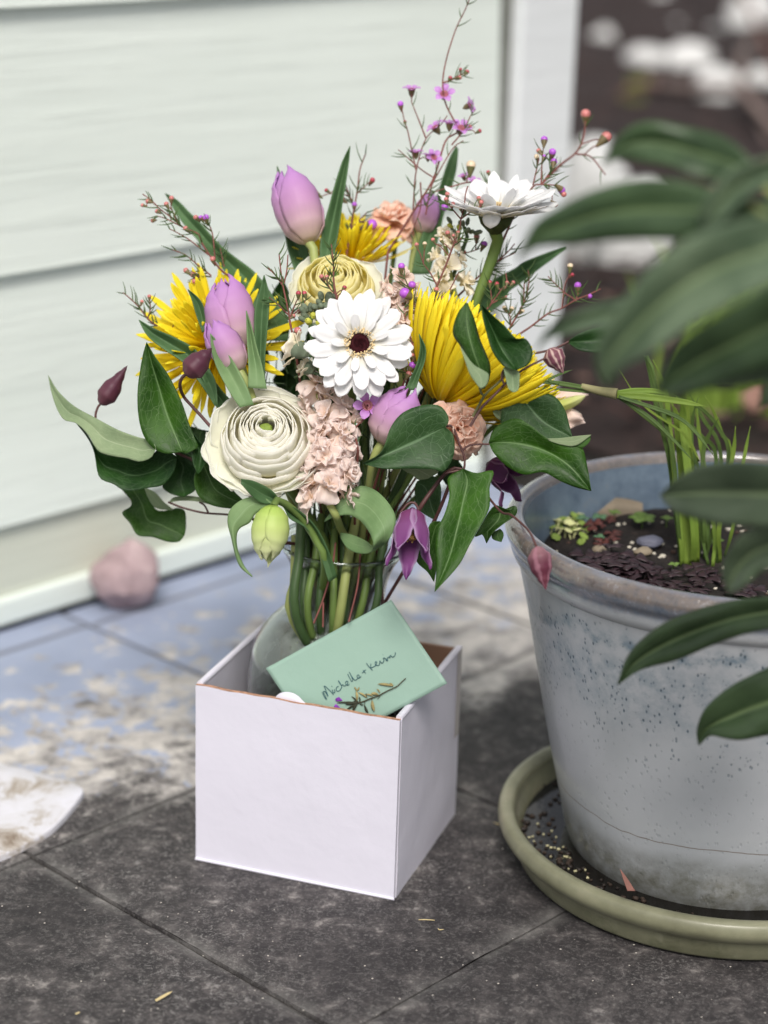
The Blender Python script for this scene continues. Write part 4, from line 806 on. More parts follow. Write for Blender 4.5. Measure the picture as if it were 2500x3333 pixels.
def ranunculus(lb, c, ax, R, rim, m1, m2, spin=0, outer=7, squash=.78, flare_dir=None, group='ranunculus flowers', st=.0034, sd=0):
    t = thing('ranunculus', lb, 'ranunculus', c - Vector(ax)*R*.6, group); M = frame(c, ax, spin); rg = random.Random(sd)
    def pet(al, w_, a0, rr, out=False, h=0.0, name='petal', mat=None, flat=0.0):
        mb = MB(); rows = []; a = math.radians(al); rx, rz = rr*math.sin(a), rr*math.cos(a)*squash + h
        p0 = Vector((.08*R, 0, -.55*R)); p1 = Vector((rx*1.18+.14*R, 0, -.28*R)); p2 = Vector((rx, 0, rz)); s_ = rg.uniform(0, 90)
        for i in range(15):
            tt = i/14; row = []
            for j in range(19):
                u = -1 + j/9; shr = 1 - .10*u*u*tt; q = p0*(1-tt)**2 + p1*2*tt*(1-tt) + p2*tt*tt
                r = q.x; z = q.z
                if out: r += .20*R*tt**3*(1+.5*noise.noise(Vector((u*2, s_, 0)))); z -= flat*R*tt**2
                z -= (.10 if not out else .16)*R*tt*abs(u)**2.4; r *= (1 + .035*noise.noise(Vector((u*2.6+s_, tt*2, 0)))*(.5+tt)) * (1 - .05*abs(u)**3)
                z += .03*R*noise.noise(Vector((u*5+s_, tt*1.5, 7)))*tt; ph = a0 + w_*u*(1-.12*tt)
                row.append(M @ Vector((r*math.cos(ph), r*math.sin(ph), z)))
            rows.append(row)
        mb.grid(rows); return mb.build(name, mat or m1, t, solid=.0005)
    als = [9 + 3.0*i for i in range(10)] + [40, 48, 58, 70, 84]; a0 = 0
    for i, al in enumerate(als):
        np_ = 3
        for k in range(np_):
            a0 += 2.39996; pet(al + rg.uniform(-3.5, 3.5), math.radians(rg.uniform(56, 84)), a0, R*rg.uniform(.96, 1.04), h=.06*R*rg.uniform(-1, 1)*(al/70))
    for k in range(outer):
        a0 += 2.39996; pet(rg.uniform(76, 98), math.radians(rg.uniform(36, 50)), a0, R*rg.uniform(1.04, 1.22), True, name='petal', mat=m2, flat=rg.uniform(0, .25))
    mb = MB(); mb.blob(c + Vector(ax)*R*squash*.62, (.16*R, .16*R, .13*R), 14, 8, jit=.3, M=frame(Vector((0, 0, 0)), ax)); 
    for k in range(22):
        a = rg.uniform(0, 6.28); r = .13*R*math.sqrt(rg.random()); q = M @ Vector((r*math.cos(a), r*math.sin(a), R*squash*.70)); mb.blob(q, .022*R, 6, 4)
    mb.build('heart', mGreenC, t); stem(t, c - Vector(ax)*R*.5, ax, rim, st, mStem, flare=1.6); return t
def gerbera(lb, c, ax, R, rim, spin=0, cup=.0, sd=0, st=.0035, droop=None, wf=1.0):
    t = thing('gerbera', lb, 'gerbera', c - Vector(ax)*.012, 'white gerberas'); M = frame(c, ax, spin); rg = random.Random(sd)
    for ring, (n, L, r0, h0, lift) in enumerate(((17, 1.0, .20, -.03, .02), (14, .93, .19, .02, .10), (9, .55, .18, .05, .16))):
        for k in range(n):
            a = 2*math.pi*(k + .5*ring)/n + rg.uniform(-.07, .07); LL = R*L*rg.uniform(.92, 1.02); w_ = wf*R*(.150 if ring < 2 else .085)*rg.uniform(.85, 1.1); up = lift + cup + rg.uniform(-.04, .05); tw = rg.uniform(-.3, .3); dr = rg.uniform(-.10, .14)
            if droop and abs((a-droop[0]+math.pi) % (2*math.pi)-math.pi) < droop[1]: up -= 1.1; LL *= .55
            mb = MB(); rows = []
            for i in range(16):
                tt = i/15; r = lerp(R*r0, LL, tt); wd = w_*prof([(0, .32), (.35, .82), (.62, 1), (.84, .84), (.95, .48), (1, .12)], tt); row = []
                for j in range(9):
                    u = -1 + j/4; z = R*(h0 + up*tt - dr*tt*tt*.8) + wd*(.07*math.cos(u*math.pi*2.0)*math.sin(math.pi*tt) - .10*u*u) + wd*u*tw*.4
                    rr = r - (.10*wd if (abs(abs(u)-.5) < .01 and tt > .97) else 0)
                    row.append(M @ (Matrix.Rotation(a, 3, 'Z') @ Vector((rr, wd*u, z))))
                rows.append(row)
            mb.grid(rows); mb.build('petal', mGerb, t, solid=.00025)
    mb = MB(); mb.revolve([(.0003, R*.045), (R*.08, R*.055), (R*.13, R*.08), (R*.175, R*.07), (R*.19, R*.02), (R*.19, -R*.05)], 30, 0, M)
    for k in range(150):
        r = R*.155*math.sqrt((k+.5)/150); a = k*2.39996; p = M @ Vector((r*math.cos(a), r*math.sin(a), R*.05)); q = M @ Vector((r*1.12*math.cos(a), r*1.12*math.sin(a), R*(.10+.02*math.sin(k)))); mb.tube([p, q], (R*.008, R*.004), 4, k=2)
    mb.build('disc', mMaroon, t)
    mb = MB()
    for k in range(150):
        r = R*rg.uniform(.17, .29); a = rg.uniform(0, 6.283); h = R*(.13 - .25*(r/R-.14)) + rg.uniform(-.01, .02)*R; p = M @ Vector((r*.92*math.cos(a), r*.92*math.sin(a), R*.02)); q = M @ Vector((r*math.cos(a), r*math.sin(a), h)); mb.tube([p, q], (R*.006, R*.011), 5, k=3); mb.blob(q, R*.014, 5, 4)
    mb.build('stamen_ring', mPollen, t)
    mb = MB(); mb.revolve([(st*1.0, -R*.34), (R*.12, -R*.30), (R*.24, -R*.17), (R*.28, -R*.06), (R*.22, -R*.01), (.0005, 0)], 36, 0, M, mod=lambda a, z: 1 + .035*math.sin(a*18)); mb.build('calyx', mCalD, t)
    stem(t, c - Vector(ax)*R*.30, ax, rim, st, mStem, flare=1.25); return t
def mum(lb, c, ax, R, rim, n=150, th=(8, 100), inc=.8, wd=.05, sd=0, loose=.0, squash=1.0, pw=.75, bowl=False):
    t = thing('chrysanthemum', lb, 'chrysanthemum', c, 'yellow spider chrysanthemums'); M = frame(c, ax); rg = random.Random(sd); mb = MB()
    for k in range(n):
        f = (k+.5)/n; te = math.radians(lerp(th[0], th[1], f**pw) + rg.uniform(-6, 6)); a = k*2.39996 + rg.uniform(-.15, .15); L = R*lerp(.72, 1.0, f)*rg.uniform(.88, 1.06)*(1+loose*rg.uniform(-.25, .15))
        d0 = te + inc*.55 + rg.uniform(-.1, .1)*(1+loose*3); d1 = te - inc*.55*rg.uniform(.7, 1.3) + loose*rg.uniform(-.4, .5); r, z = 0.0, 0.0; w_ = R*wd*rg.uniform(.8, 1.2); pl = []; N = 13
        if bowl:
            d0 = math.radians(lerp(8, 100, f**.5) + rg.uniform(-5, 5)); d1 = math.radians(lerp(1, 24, f) + rg.uniform(-5, 5)); L = R*lerp(.86, 1.12, f)*rg.uniform(.95, 1.05)
            if rg.random() < .06: d1 += math.radians(rg.uniform(15, 50)); L *= .9
        for i in range(N):
            tt = i/(N-1); pl.append((r, z)); an = lerp(d0, d1, tt**.55 if bowl else tt); r += math.sin(an)*L/(N-1); z += math.cos(an)*L/(N-1)*squash
        rows = []; rl = rg.uniform(-.5, .5)
        for i, (r, z) in enumerate(pl):
            tt = i/(N-1); ww = w_*prof([(0, .35), (.4, .75), (.85, 1), (.96, .7), (1, .15)], tt); an = lerp(d0, d1, tt); nr, nz = -math.cos(an), math.sin(an)
            row = []
            for u in (-1, -.45, 0, .45, 1):
                off = ww*.20*(u*u)*(1) + ww*u*rl*.5; row.append(M @ (Matrix.Rotation(a, 3, 'Z') @ Vector((r + nr*off*1.0, ww*u, z + nz*off))))
            rows.append(row)
        mb.grid(rows)
    tag(mb.build('petals', mMum, t, solid=.0006), kind=None)
    mb = MB(); mb.blob(c + Vector(ax)*R*.02, (R*.10, R*.10, R*.08), 12, 8, M=frame(Vector((0, 0, 0)), ax)); mb.build('flower_base', mCalD, t)
    stem(t, c, ax, rim, .0034, mStemD); return t
def ruffle(parent, c, ax, R, n=7, mat=None, sd=0, name='blossom', tight=.5, layers=3, frill=.25):
    rg = random.Random(sd); M = frame(c, ax, rg.uniform(0, 6)); mb = MB()
    for q in range(n):
        ly = q/(n-1) if n > 1 else 0; a = q*2.39996 + rg.uniform(-.3, .3); op = math.radians(lerp(12, 78, ly)*(1.2-tight*.5)); L = R*lerp(.75, 1.05, ly)*rg.uniform(.85, 1.1); w_ = R*lerp(.42, .72, ly); s_ = rg.uniform(0, 99); rows = []
        for i in range(11):
            tt = i/10; wd = w_*prof([(0, .12), (.5, .7), (.85, 1), (1, .72)], tt); an = op*(.4+.8*tt); r = L*tt*math.sin(an); z = L*tt*math.cos(an) - .25*R*ly; row = []
            for j in range(13):
                u = -1 + j/6; wv = frill*R*(noise.noise(Vector((u*2.2+s_, tt*2.0, s_)))*1.0 + .45*noise.noise(Vector((u*6+s_, tt*4, 3))))*tt
                cu = -.22*R*u*u*math.cos(an*.6)
                row.append(M @ (Matrix.Rotation(a, 3, 'Z') @ Vector((r + wv*math.cos(an) + cu*math.cos(an)*.8*-1*-1, wd*u, z - wv*math.sin(an) - cu*.6))))
            rows.append(row)
        mb.grid(rows)
    return mb.build(name, mat, parent, solid=.0005)
def bud_shape(parent, c, ax, L, R, mat, name='bud', ridges=4, pr=None, spin=0):
    pr = pr or [(0, .12), (.06, .55), (.25, 1), (.5, .9), (.75, .5), (.92, .18), (1, .02)]
    M = frame(c, ax, spin); rows = []; mb = MB()
    for i in range(26):
        tt = i/25; r = R*prof(pr, tt); rows.append([M @ Vector((r*(1+.09*abs(math.cos(a*ridges/2)))*math.cos(a+tt*.25), r*(1+.09*abs(math.cos(a*ridges/2)))*math.sin(a+tt*.25), L*tt)) for a in [2*math.pi*j/28 for j in range(28)]])
    mb.grid(rows, 0, True); return mb.build(name, mat, parent)
def calyx(parent, c, ax, L, R, m_=None, name='calyx'):
    mb = MB(); M = frame(c, ax); mb.revolve([(R*.25, -L), (R*.7, -L*.7), (R, -L*.2), (R*1.02, 0), (R*.8, L*.1)], 16, 0, M, mod=lambda a, z: 1+.08*math.sin(a*5)); mb.build(name, m_ or mCalG, parent)
# ---- tulips
T_up = tulip('tall closed lilac tulip standing highest on the left of the bouquet', P('b', 432, 945, .0), P('b', 215, 262, .012), PX(205/2.765), (-.018, .0), spin=.35, st=.0036, open_=.10)
T_lf = tulip('lilac tulip in front of the left yellow chrysanthemum', P('a', 1010, 1640, -.045), P('a', 880, 1035, -.04), PX(180/2.37), (-.030, .008), spin=.9, open_=.10)
T_lo = tulip('small half open lilac tulip just below and in front of another tulip', P('e', 1612, 378, -.075), P('a', 800, 1395, -.075), PX(122/2.37), (-.034, -.012), spin=.2, open_=.18)
T_md = tulip('lilac tulip right of the central peach stock behind a clematis leaf', P('h', 1225, 1640, -.075), P('h', 1505, 1120, -.085), PX(208/2.765), (.016, -.02), spin=.6)
T_bk = tulip('lilac tulip half hidden behind thin waxflower twigs near the top right', P('b', 1430, 860, .07), P('b', 1560, 480, .07), PX(120/2.765), (.03, .03), spin=.1)
T_gr = tulip('greenish white closed tulip bud hanging over the vase rim', P('f', 640, 1205, -.105), P('f', 592, 1655, -.105), PX(118/2.212), (-.028, -.048), spin=1.25, mp=mTulipG, group='white tulip', open_=.05)
for o in list(T_gr.children):
    if o.name.startswith('stem'): bpy.data.objects.remove(o)
mb = MB(); mb.tube([P('f', 640, 1215, -.105), P('f', 655, 1170, -.10), P('f', 720, 1190, -.09), P('f', 850, 1300, -.075), P('f', 960, 1480, -.065), P('f', 1010, 1640, -.055), VC+Z*.2-Rv*.01, VC+Z*.02], .0034, 9, k=40); mb.build('stem', mStem, T_gr)
T_gr.pop('group') if 'group' in T_gr else None
T_gr['label'] = 'greenish white closed tulip bud hanging over the vase rim'
# leaves of the tulips
leaf(T_lf, [(445, 425), (430+110, 478), (620, 560), (730, 668), (860, 815), (1000, 930), (1110, 1010), (1210, 1120), (1310, 1270), (1400, 1420), (1390, 1560)], [(445, 425), (520, 565), (610, 690), (700, 790), (800, 905), (900, 1020), (980, 1120), (1060, 1220), (1150, 1340), (1230, 1470), (1260, 1560)], mat=mTul, v='a', d=(.07, -.0), dm=.012, solid=.0008)
leaf(T_lo, [(835, -20), (960, 50), (1100, 110), (1260, 200), (1360, 330), (1430, 470), (1440, 640)], [(835, -20), (900, 100), (1020, 200), (1180, 310), (1280, 430), (1350, 530), (1420, 640)], mat=mTul, v='e', d=(-.03, -.06), dm=.012, solid=.0008)
leaf(T_lf, [(620, 1165), (700, 1230), (745, 1310), (775, 1480)], [(620, 1165), (655, 1260), (680, 1350), (730, 1500)], mat=mTul, v='a', d=-.05, dm=.005)
leaf(T_lf, [(165, 125), (130, 250), (82, 430), (80, 700), (95, 1000), (110, 1160)], [(165, 125), (210, 300), (205, 500), (188, 680), (172, 900), (175, 1160)], mat=mTul, v='h', d=-.055, dm=.007, solid=.0008)
leaf(T_lo, [(5, 445), (12, 700), (25, 950), (20, 1140)], [(5, 445), (55, 600), (100, 780), (150, 950), (190, 1150)], mat=mTulL, v='h', d=-.085, dm=.006, solid=.0008)
leaf(T_lo, [(188, -30), (270, 60), (360, 180), (450, 350), (500, 480)], [(188, -30), (200, 110), (250, 250), (345, 420), (400, 500)], mat=mTulL, v='f', d=-.09, dm=.006, solid=.0008)
leaf(T_lo, [(1350, 330), (1440, 480), (1560, 620), (1700, 760)], [(1250, 300), (1330, 440), (1400, 600), (1560, 800)], mat=mTul, v='e', d=-.05, dm=.01, solid=.0008)
leaf(T_up, [(800, 70), (735, 200), (675, 380), (615, 600), (560, 800), (530, 960), (525, 1130)], [(800, 70), (790, 200), (762, 400), (735, 560), (702, 800), (675, 960), (650, 1130)], mat=mTul, v='b', d=(.03, .0), dm=.012, solid=.0008)
leaf(T_up, [(145, 250), (150, 420), (170, 650), (215, 860), (240, 1000), (290, 1160), (340, 1320)], [(145, 250), (200, 400), (260, 650), (330, 880), (410, 960), (440, 1100), (450, 1250)], mat=mTul, v='b', d=(.05, .02), dm=.01, solid=.0008)
leaf(T_bk, [(590, 985), (540, 1080), (490, 1230), (440, 1400), (370, 1560), (320, 1700), (290, 1850)], [(605, 1005), (595, 1120), (570, 1230), (520, 1400), (490, 1520), (450, 1700), (410, 1850)], mat=mTul, v='c', d=(.09, .05), dm=.01, solid=.0008)
leaf(T_bk, [(1310, 112), (1150, 170), (1000, 230), (950, 270), (800, 350), (700, 430), (620, 520), (520, 640)], [(1310, 130), (1200, 215), (1150, 250), (1060, 320), (980, 380), (900, 440), (860, 520), (740, 600), (640, 680)], mat=mTul, v='d', d=(.07, .03), dm=.012, solid=.0008)
leaf(T_md, [(1560, 655), (1570, 780), (1540, 920), (1480, 1060), (1430, 1160)], [(1560, 655), (1618, 780), (1610, 900), (1570, 1020), (1530, 1160)], mat=mTul, v='h', d=-.08, dm=.006, solid=.0007)
# curled leaves over the vase rim
leaf(T_gr, [(1005, 1320, .01), (1100, 1200), (1190, 1090), (1310, 1068), (1430, 1140, -.01), (1522, 1290, -.02), (1480, 1440, -.02), (1390, 1520, -.005), (1290, 1556, .01), (1180, 1520, .02), (1120, 1430, .03)], [(1010, 1325, .01), (1080, 1290), (1180, 1276), (1260, 1310, -.005), (1320, 1380, -.015), (1355, 1450, -.025), (1362, 1500, -.025), (1352, 1525, -.01), (1320, 1470, .005), (1220, 1420, .02), (1130, 1400, .03)], mat=mTulL, v='f', d=-.075, n=44, solid=.0008)
leaf(T_gr, [(560, 1135, .0), (430, 1158), (335, 1230), (312, 1320), (340, 1440), (368, 1560), (405, 1650), (488, 1720)], [(640, 1190, .0), (520, 1260), (470, 1330), (400, 1370), (375, 1430), (385, 1530), (430, 1640), (490, 1716)], mat=mTulL, v='f', d=(-.095, -.10), n=36, dm=-.004, solid=.0008)
leaf(T_gr, [(410, 1015), (500, 1030), (620, 1090), (700, 1170), (850, 1260), (960, 1380), (1050, 1560), (1100, 1720)], [(410, 1050), (480, 1130), (560, 1190), (700, 1205), (760, 1300), (870, 1365), (950, 1480), (1040, 1760)], mat=mTul, v='f', d=(-.115, -.06), n=36, dm=.008, solid=.0008)
# ---- ranunculus
R_fr = ranunculus('big cream ranunculus at the lower left of the bouquet', P('f', 590, 735, -.075), AX(.04, .42, .90), PX(325/2.212, -.07), (-.012, -.03), mRan, mRanW, spin=.4, outer=13, sd=5)
R_up = ranunculus('soft yellow ranunculus behind the white gerbera', P('b', 668, 1335, -.015), AX(-.03, .55, .83), PX(330/2.765), (-.006, .01), mRanY, mRanW, spin=1.2, outer=9, sd=9, squash=.62)
# ---- gerberas
Gb1 = gerbera('white gerbera facing the camera in the middle of the bouquet', P('h', 1020, 745, -.10), AX(.12, .10, .98), PX(505/2.765, -.1), (.002, -.016), spin=.2, sd=2, cup=.05)
Gb2 = gerbera('white gerbera seen from the side at the upper right', P('c', 860, 1440, -.02), AX(.02, .95, .36), PX(420/2.074), (.034, .004), spin=0, sd=4, cup=.24, st=.0048, wf=1.35)
leaf(Gb2, [(1000, 300), (930, 325), (898, 370), (920, 435), (980, 476)], [(1010, 300), (1070, 320), (1095, 360), (1060, 435), (985, 476)], None, mGerb, name='petal', v='y', d=-.055, n=16, dm=-.004)
# ---- chrysanthemums
Mu_r = mum('large yellow chrysanthemum at the right of the bouquet', P('d', 420, 1235, -.03), AX(.60, .80, -.02), PX(800/2.212), (.028, -.004), n=540, wd=.038, bowl=True, sd=1)
Mu_l = mum('yellow chrysanthemum at the left of the bouquet behind the tulips', P('a', 830, 1600, .01), AX(-.35, .32, .88), PX(720/2.37), (-.026, .02), n=150, th=(10, 96), inc=.35, wd=.034, sd=2, loose=.7)
Mu_b = mum('yellow chrysanthemum at the back right of the tallest tulip', P('b', 800, 1120, .065), AX(-.08, .96, .25), PX(620/2.765), (-.004, .03), n=170, th=(5, 80), inc=.5, wd=.038, sd=3, loose=.25)
# ---- stock
def spike(lb, pts, rad, mat, n, rim, sd, group, d=0, st=.0034, name='stock', cat='stock', buds=0, v='s', R0_=.017):
    c = catmull([P(v, *p) for p in pts], 24); t = thing(name, lb, cat, c[0], group); rg = random.Random(sd)
    mb = MB(); mb.tube(c, (.0034, .0015), 8, k=24); mb.build('stalk', mStemL, t)
    for k in range(n):
        f = (k+.5)/n; p = c[int(f*23)]; tg = (c[min(23, int(f*23)+1)] - c[max(0, int(f*23)-1)]).normalized(); a = k*2.39996 + sd
        sx = tg.orthogonal().normalized(); sy = tg.cross(sx); o = (sx*math.cos(a) + sy*math.sin(a)); 
        if o.dot(TC) < -.35: o = o - TC*o.dot(TC)*1.6; o.normalize()
        r_ = rad*lerp(1, .62, f); ruffle(t, p + o*r_*.75, (o + tg*.35).normalized(), R0_*lerp(1.05, .75, f)*rg.uniform(.85, 1.1), 5, mat, sd*31+k, tight=.25, frill=.30)
    stem(t, c[0], tg, rim, st, mStemL); return t
spike('peach pink stock spike hanging between the cream ranunculus and the lilac tulip', [('f', 1020, 1170, -.07), ('f', 1060, 900, -.08), ('f', 1090, 640, -.08), ('f', 1000, 420, -.07), ('f', 930, 300, -.06)][0:0] or [(1062, 1625, -.07), (1082, 1500, -.075), (1095, 1400, -.07), (1040, 1300, -.06), (1010, 1250, -.05)], .021, mStock, 24, (.006, -.03), 3, 'peach stocks', R0_=.0185)
spike('blush stock spike behind the right side of the white gerbera', [(1300, 1110, -.03), (1308, 1030, -.03), (1304, 950, -.03), (1290, 900, -.03)], .018, mBlush, 13, (.012, .006), 7, 'peach stocks', R0_=.016)
spike('cream stock spike under the side facing gerbera', [(1480, 970, -.005), (1465, 900, -.005), (1455, 830, -.005), (1435, 750, -.005)], .015, mCream, 8, (.022, .008), 9, 'peach stocks', R0_=.0145)
def carnation(lb, c, ax, R, rim, mat, sd, n=16, name='carnation'):
    t = thing(name, lb, name, c, None); ruffle(t, c, ax, R, n, mat, sd, 'bloom', tight=.15, frill=.30); calyx(t, c - Vector(ax)*R*.05, ax, R*.8, R*.32); stem(t, c - Vector(ax)*R*.7, ax, rim, .0024, mStem); return t
carnation('ruffled orange peach carnation below the right yellow chrysanthemum', P('g', 705, 410, -.072), AX(.45, .15, .85), PX(190/2.074), (.024, -.014), mPeach, 21, 22)
carnation('salmon carnation between the white gerbera and the right chrysanthemum', P('d', 150, 620, -.02), AX(-.2, .3, .9), PX(190/2.212), (.010, .012), mPeach, 23, 14)
carnation('pale peach rose at the back beside the yellow chrysanthemum', P('b', 1200, 760, .08), AX(0, .7, .7), PX(240/2.765), (.01, .036), mPeach, 24, 14, name='rose')
li = thing('pale_bloom', 'half open cream and green bloom poking out at the right edge of the bouquet', 'flower', P('d', 1080, 1250, .02))
mCrG = petal('cream_green_petal', lin(214, 220, 140), lin(206, 214, 120), lin(224, 226, 170), tr=.3)
leaf(li, [(1060, 1180), (1200, 1150), (1350, 1155), (1470, 1180)], [(1060, 1260), (1200, 1270), (1330, 1240), (1470, 1185)], None, mBlush, name='petal', v='d', d=.02, n=20, dm=-.006, wave=.004)
leaf(li, [(1150, 1260), (1290, 1215), (1380, 1190), (1448, 1188)], [(1180, 1320), (1300, 1300), (1400, 1250), (1450, 1195)], None, mCrG, name='petal', v='d', d=.012, n=20, dm=-.006)
leaf(li, [(1150, 1330), (1280, 1290), (1380, 1300), (1420, 1330)], [(1180, 1440), (1300, 1440), (1400, 1400), (1450, 1385)], None, mBlush, name='petal', v='d', d=.02, n=20, dm=-.008, wave=.012)
leaf(li, [(1080, 1300), (1250, 1260), (1360, 1290), (1420, 1320)], [(1080, 1400), (1250, 1420), (1350, 1400), (1430, 1370)], None, mCream, name='petal', v='d', d=.03, n=20, dm=-.008, wave=.008, sd=4)
calyx(li, P('d', 1080, 1280, .02), AX(1, .1, .1), .012, .007); stem(li, P('d', 1075, 1285, .02), AX(1, .1, .1), (.036, .018), .0024, mStem)
def small_bud(lb, v, pb, pt, R, mat, rim, name='stock_bud', d=-.05):
    b_, t_ = P(v, *pb, d), P(v, *pt, d); ax = (t_-b_).normalized(); t = thing(name, lb, 'flower bud', b_, 'closed buds')
    ruffle(t, b_ + ax*(t_-b_).length*.25, ax, (t_-b_).length*.8, 7, mat, int(pb[0]), 'bloom', tight=1.2, frill=.18); bud_shape(t, b_, ax, (t_-b_).length*.7, R, mCalG, 'calyx', 5, [(0, .2), (.2, .6), (.6, 1), (.85, .95), (1, .6)])
    stem(t, b_, ax, rim, .0016, mStemD); return t
small_bud('cream carnation bud left of the white gerbera', 'h', (570, 850), (330, 730), PX(78/2.765), mCream, (-.008, -.01), d=-.085)
small_bud('second cream bud tucked below the left edge of the gerbera', 'h', (620, 1010), (480, 900), PX(66/2.765), mCream, (-.004, -.012), d=-.07)
# grey-green clusters of stock buds
def cluster(lb, v, cx, cy, rx, ry, n, d, sd, yell=.3):
    rg = random.Random(sd); c = P(v, cx, cy, d); t = thing('bud_cluster', lb, 'bud cluster', c, 'grey green bud clusters')
    k_ = VW[v][2]
    for k in range(n):
        x, y = cx + rx*rg.uniform(-1, 1), cy + ry*rg.uniform(-1, 1); p = P(v, x, y, d - .004*rg.random()); ax = AX((x-cx)/rx*.8, -(y-cy)/ry*.6+.5, .7)
        o = bud_shape(t, p - ax*.004, ax, PX(rg.uniform(55, 80)/k_*1.3), PX(rg.uniform(17, 24)/k_*1.15), mCalG if rg.random() > yell else mYg, 'bud', 5, [(0, .4), (.3, 1), (.7, .95), (.9, .6), (1, .15)])
    stem(t, c, AX(0, .9, .2), (.0, .0), .0018, mStemD); return t
mYg = plain('yellow_green_bud', lin(196, 196, 84), .6, .3, 60, .2)
cluster('grey green buds just above the upper left petals of the gerbera', 'h', 715, 370, 95, 60, 16, -.065, 3, .0)
cluster('grey green buds with yellow tips left of the gerbera top', 'h', 590, 500, 85, 90, 14, -.06, 4, .3)
cluster('grey green buds with a yellow tip under the side facing gerbera', 'y', 700, 460, 160, 75, 14, .0, 5, .2)
# ------------------------------------------------------------------ clematis vines
def stalk(parent, v, pts, rad, m_=None, name='vine_stem', d=0.0, n=8):
    mb = MB(); mb.tube([P(v, p[0], p[1], d + (p[2] if len(p) > 2 else 0)) for p in pts], rad, n, k=max(8, len(pts)*5)); return mb.build(name, m_ or mVine, parent)
vr = thing('clematis_vine', 'clematis vine with broad green leaves and purple bells spilling over the right of the vase', 'clematis', P('g', 430, 950, -.06), 'clematis vines')
leaf(vr, [(65, 640), (190, 560), (250, 400), (330, 300), (450, 250), (580, 250), (640, 320), (640, 370), (620, 395)], [(65, 640), (200, 675), (400, 675), (550, 680), (605, 695), (665, 620), (685, 520), (670, 440), (620, 395)], [(65, 640), (250, 565), (430, 485), (620, 395)], mLeafC2, v='g', d=-.105, dm=.010, wave=.003, n=34, mm=13, sd=1, bulge=.002)
leaf(vr, [(740, 675), (640, 735), (650, 850), (620, 970), (575, 1070), (555, 1200), (560, 1380), (550, 1505)], [(740, 675), (830, 705), (945, 690), (920, 800), (920, 930), (870, 1040), (790, 1180), (710, 1330), (550, 1505)], [(740, 675), (770, 760), (740, 900), (700, 1080), (650, 1270), (550, 1505)], mLeafC, v='g', d=(-.10, -.13), dm=.008, wave=.003, n=34, mm=13, sd=2, bulge=.002)
leaf(vr, [(915, 500), (955, 400), (1090, 335), (1200, 385), (1310, 470), (1450, 512), (1545, 530), (1585, 680), (1605, 825)], [(915, 500), (950, 570), (1040, 660), (1150, 715), (1280, 700), (1400, 760), (1500, 800), (1605, 825)], [(915, 500), (1080, 500), (1280, 545), (1450, 650), (1605, 825)], mLeafC, v='g', d=(-.09, -.10), dm=.008, wave=.004, n=34, mm=13, sd=3, bulge=.002)
leaf(vr, [(1310, 470), (1400, 468), (1500, 455), (1605, 445)], [(1320, 485), (1400, 512), (1500, 520), (1605, 450)], None, mLeafU, v='g', d=-.098, n=16)
leaf(vr, [(1500, 490), (1560, 455), (1600, 450), (1600, 470)], [(1480, 520), (1545, 535), (1590, 500), (1600, 480)], None, mLeafC, v='g', d=-.096, n=14)
leaf(vr, [(1130, 180), (1030, 180), (1000, 300), (1010, 400), (1150, 460), (1300, 500), (1480, 465)], [(1130, 180), (1250, 158), (1360, 190), (1430, 280), (1455, 360), (1480, 465)], [(1130, 185), (1200, 270), (1300, 370), (1480, 465)], mLeafC2, v='g', d=-.065, dm=.006, wave=.003, n=30, mm=13, sd=4, bulge=.002)
leaf(vr, [(950, 190), (940, 250), (950, 310), (990, 350)], [(950, 190), (1000, 200), (1020, 260), (1000, 340)], None, mLeafU, v='g', d=-.06, n=14, dm=.004)
leaf(vr, [(590, 520), (530, 600), (495, 740), (560, 850), (600, 980), (665, 1100), (700, 1140)], [(600, 525), (650, 640), (690, 780), (740, 900), (765, 980), (755, 1080), (720, 1140)], [(595, 525), (600, 680), (640, 860), (690, 1000), (710, 1140)], mLeafC, v='d', d=-.155, dm=-.010, wave=.003, n=30, sd=5, bulge=.002)
leaf(vr, [(545, 830), (580, 930), (620, 1040), (690, 1135)], [(560, 850), (640, 960), (720, 1010), (755, 1040), (740, 1110), (700, 1138)], None, mLeafU, v='d', d=-.167, n=20)
leaf(vr, [(703, 533), (705, 600), (740, 740), (780, 870), (850, 965), (900, 995), (955, 1005)], [(703, 533), (790, 620), (880, 700), (950, 780), (1015, 778), (1060, 835), (1070, 900), (1035, 970), (955, 1005)], [(703, 533), (790, 740), (860, 880), (955, 1005)], mLeafD, v='d', d=-.16, dm=.012, wave=.003, n=30, mm=13, sd=6, bulge=.002)
leaf(vr, [(858, 985), (880, 1080), (895, 1135), (925, 1162)], [(900, 990), (970, 1015), (975, 1080), (965, 1150), (925, 1165)], None, mLeafU, v='d', d=-.155, n=18, dm=.004)
leaf(vr, [(585, 1030), (520, 1045), (480, 1170), (425, 1290), (500, 1370), (545, 1438)], [(590, 1035), (600, 1060), (580, 1150), (565, 1250), (560, 1350), (545, 1438)], None, mLeafC, v='g', d=-.085, n=22, dm=.006, sd=7)
leaf(vr, [(960, 920), (920, 960), (850, 1080), (822, 1135), (870, 1120), (900, 1178)], [(960, 920), (1060, 955), (1085, 925), (1105, 940), (1095, 990), (1010, 1050), (950, 1100), (900, 1178)], None, mLeafC, v='g', d=-.07, n=28, dm=.006, sd=8, wave=.003)
leaf(vr, [(990, 1080), (940, 1110), (940, 1150), (1000, 1172)], [(990, 1080), (1010, 1100), (1015, 1130), (1000, 1172)], None, mLeafC, v='g', d=-.06, n=14)
leaf(vr, [(420, 780), (415, 860), (440, 950), (560, 1030)], [(430, 760), (540, 725), (590, 790), (585, 950), (560, 1030)], None, mLeafC2, v='g', d=-.035, n=22, dm=.006)
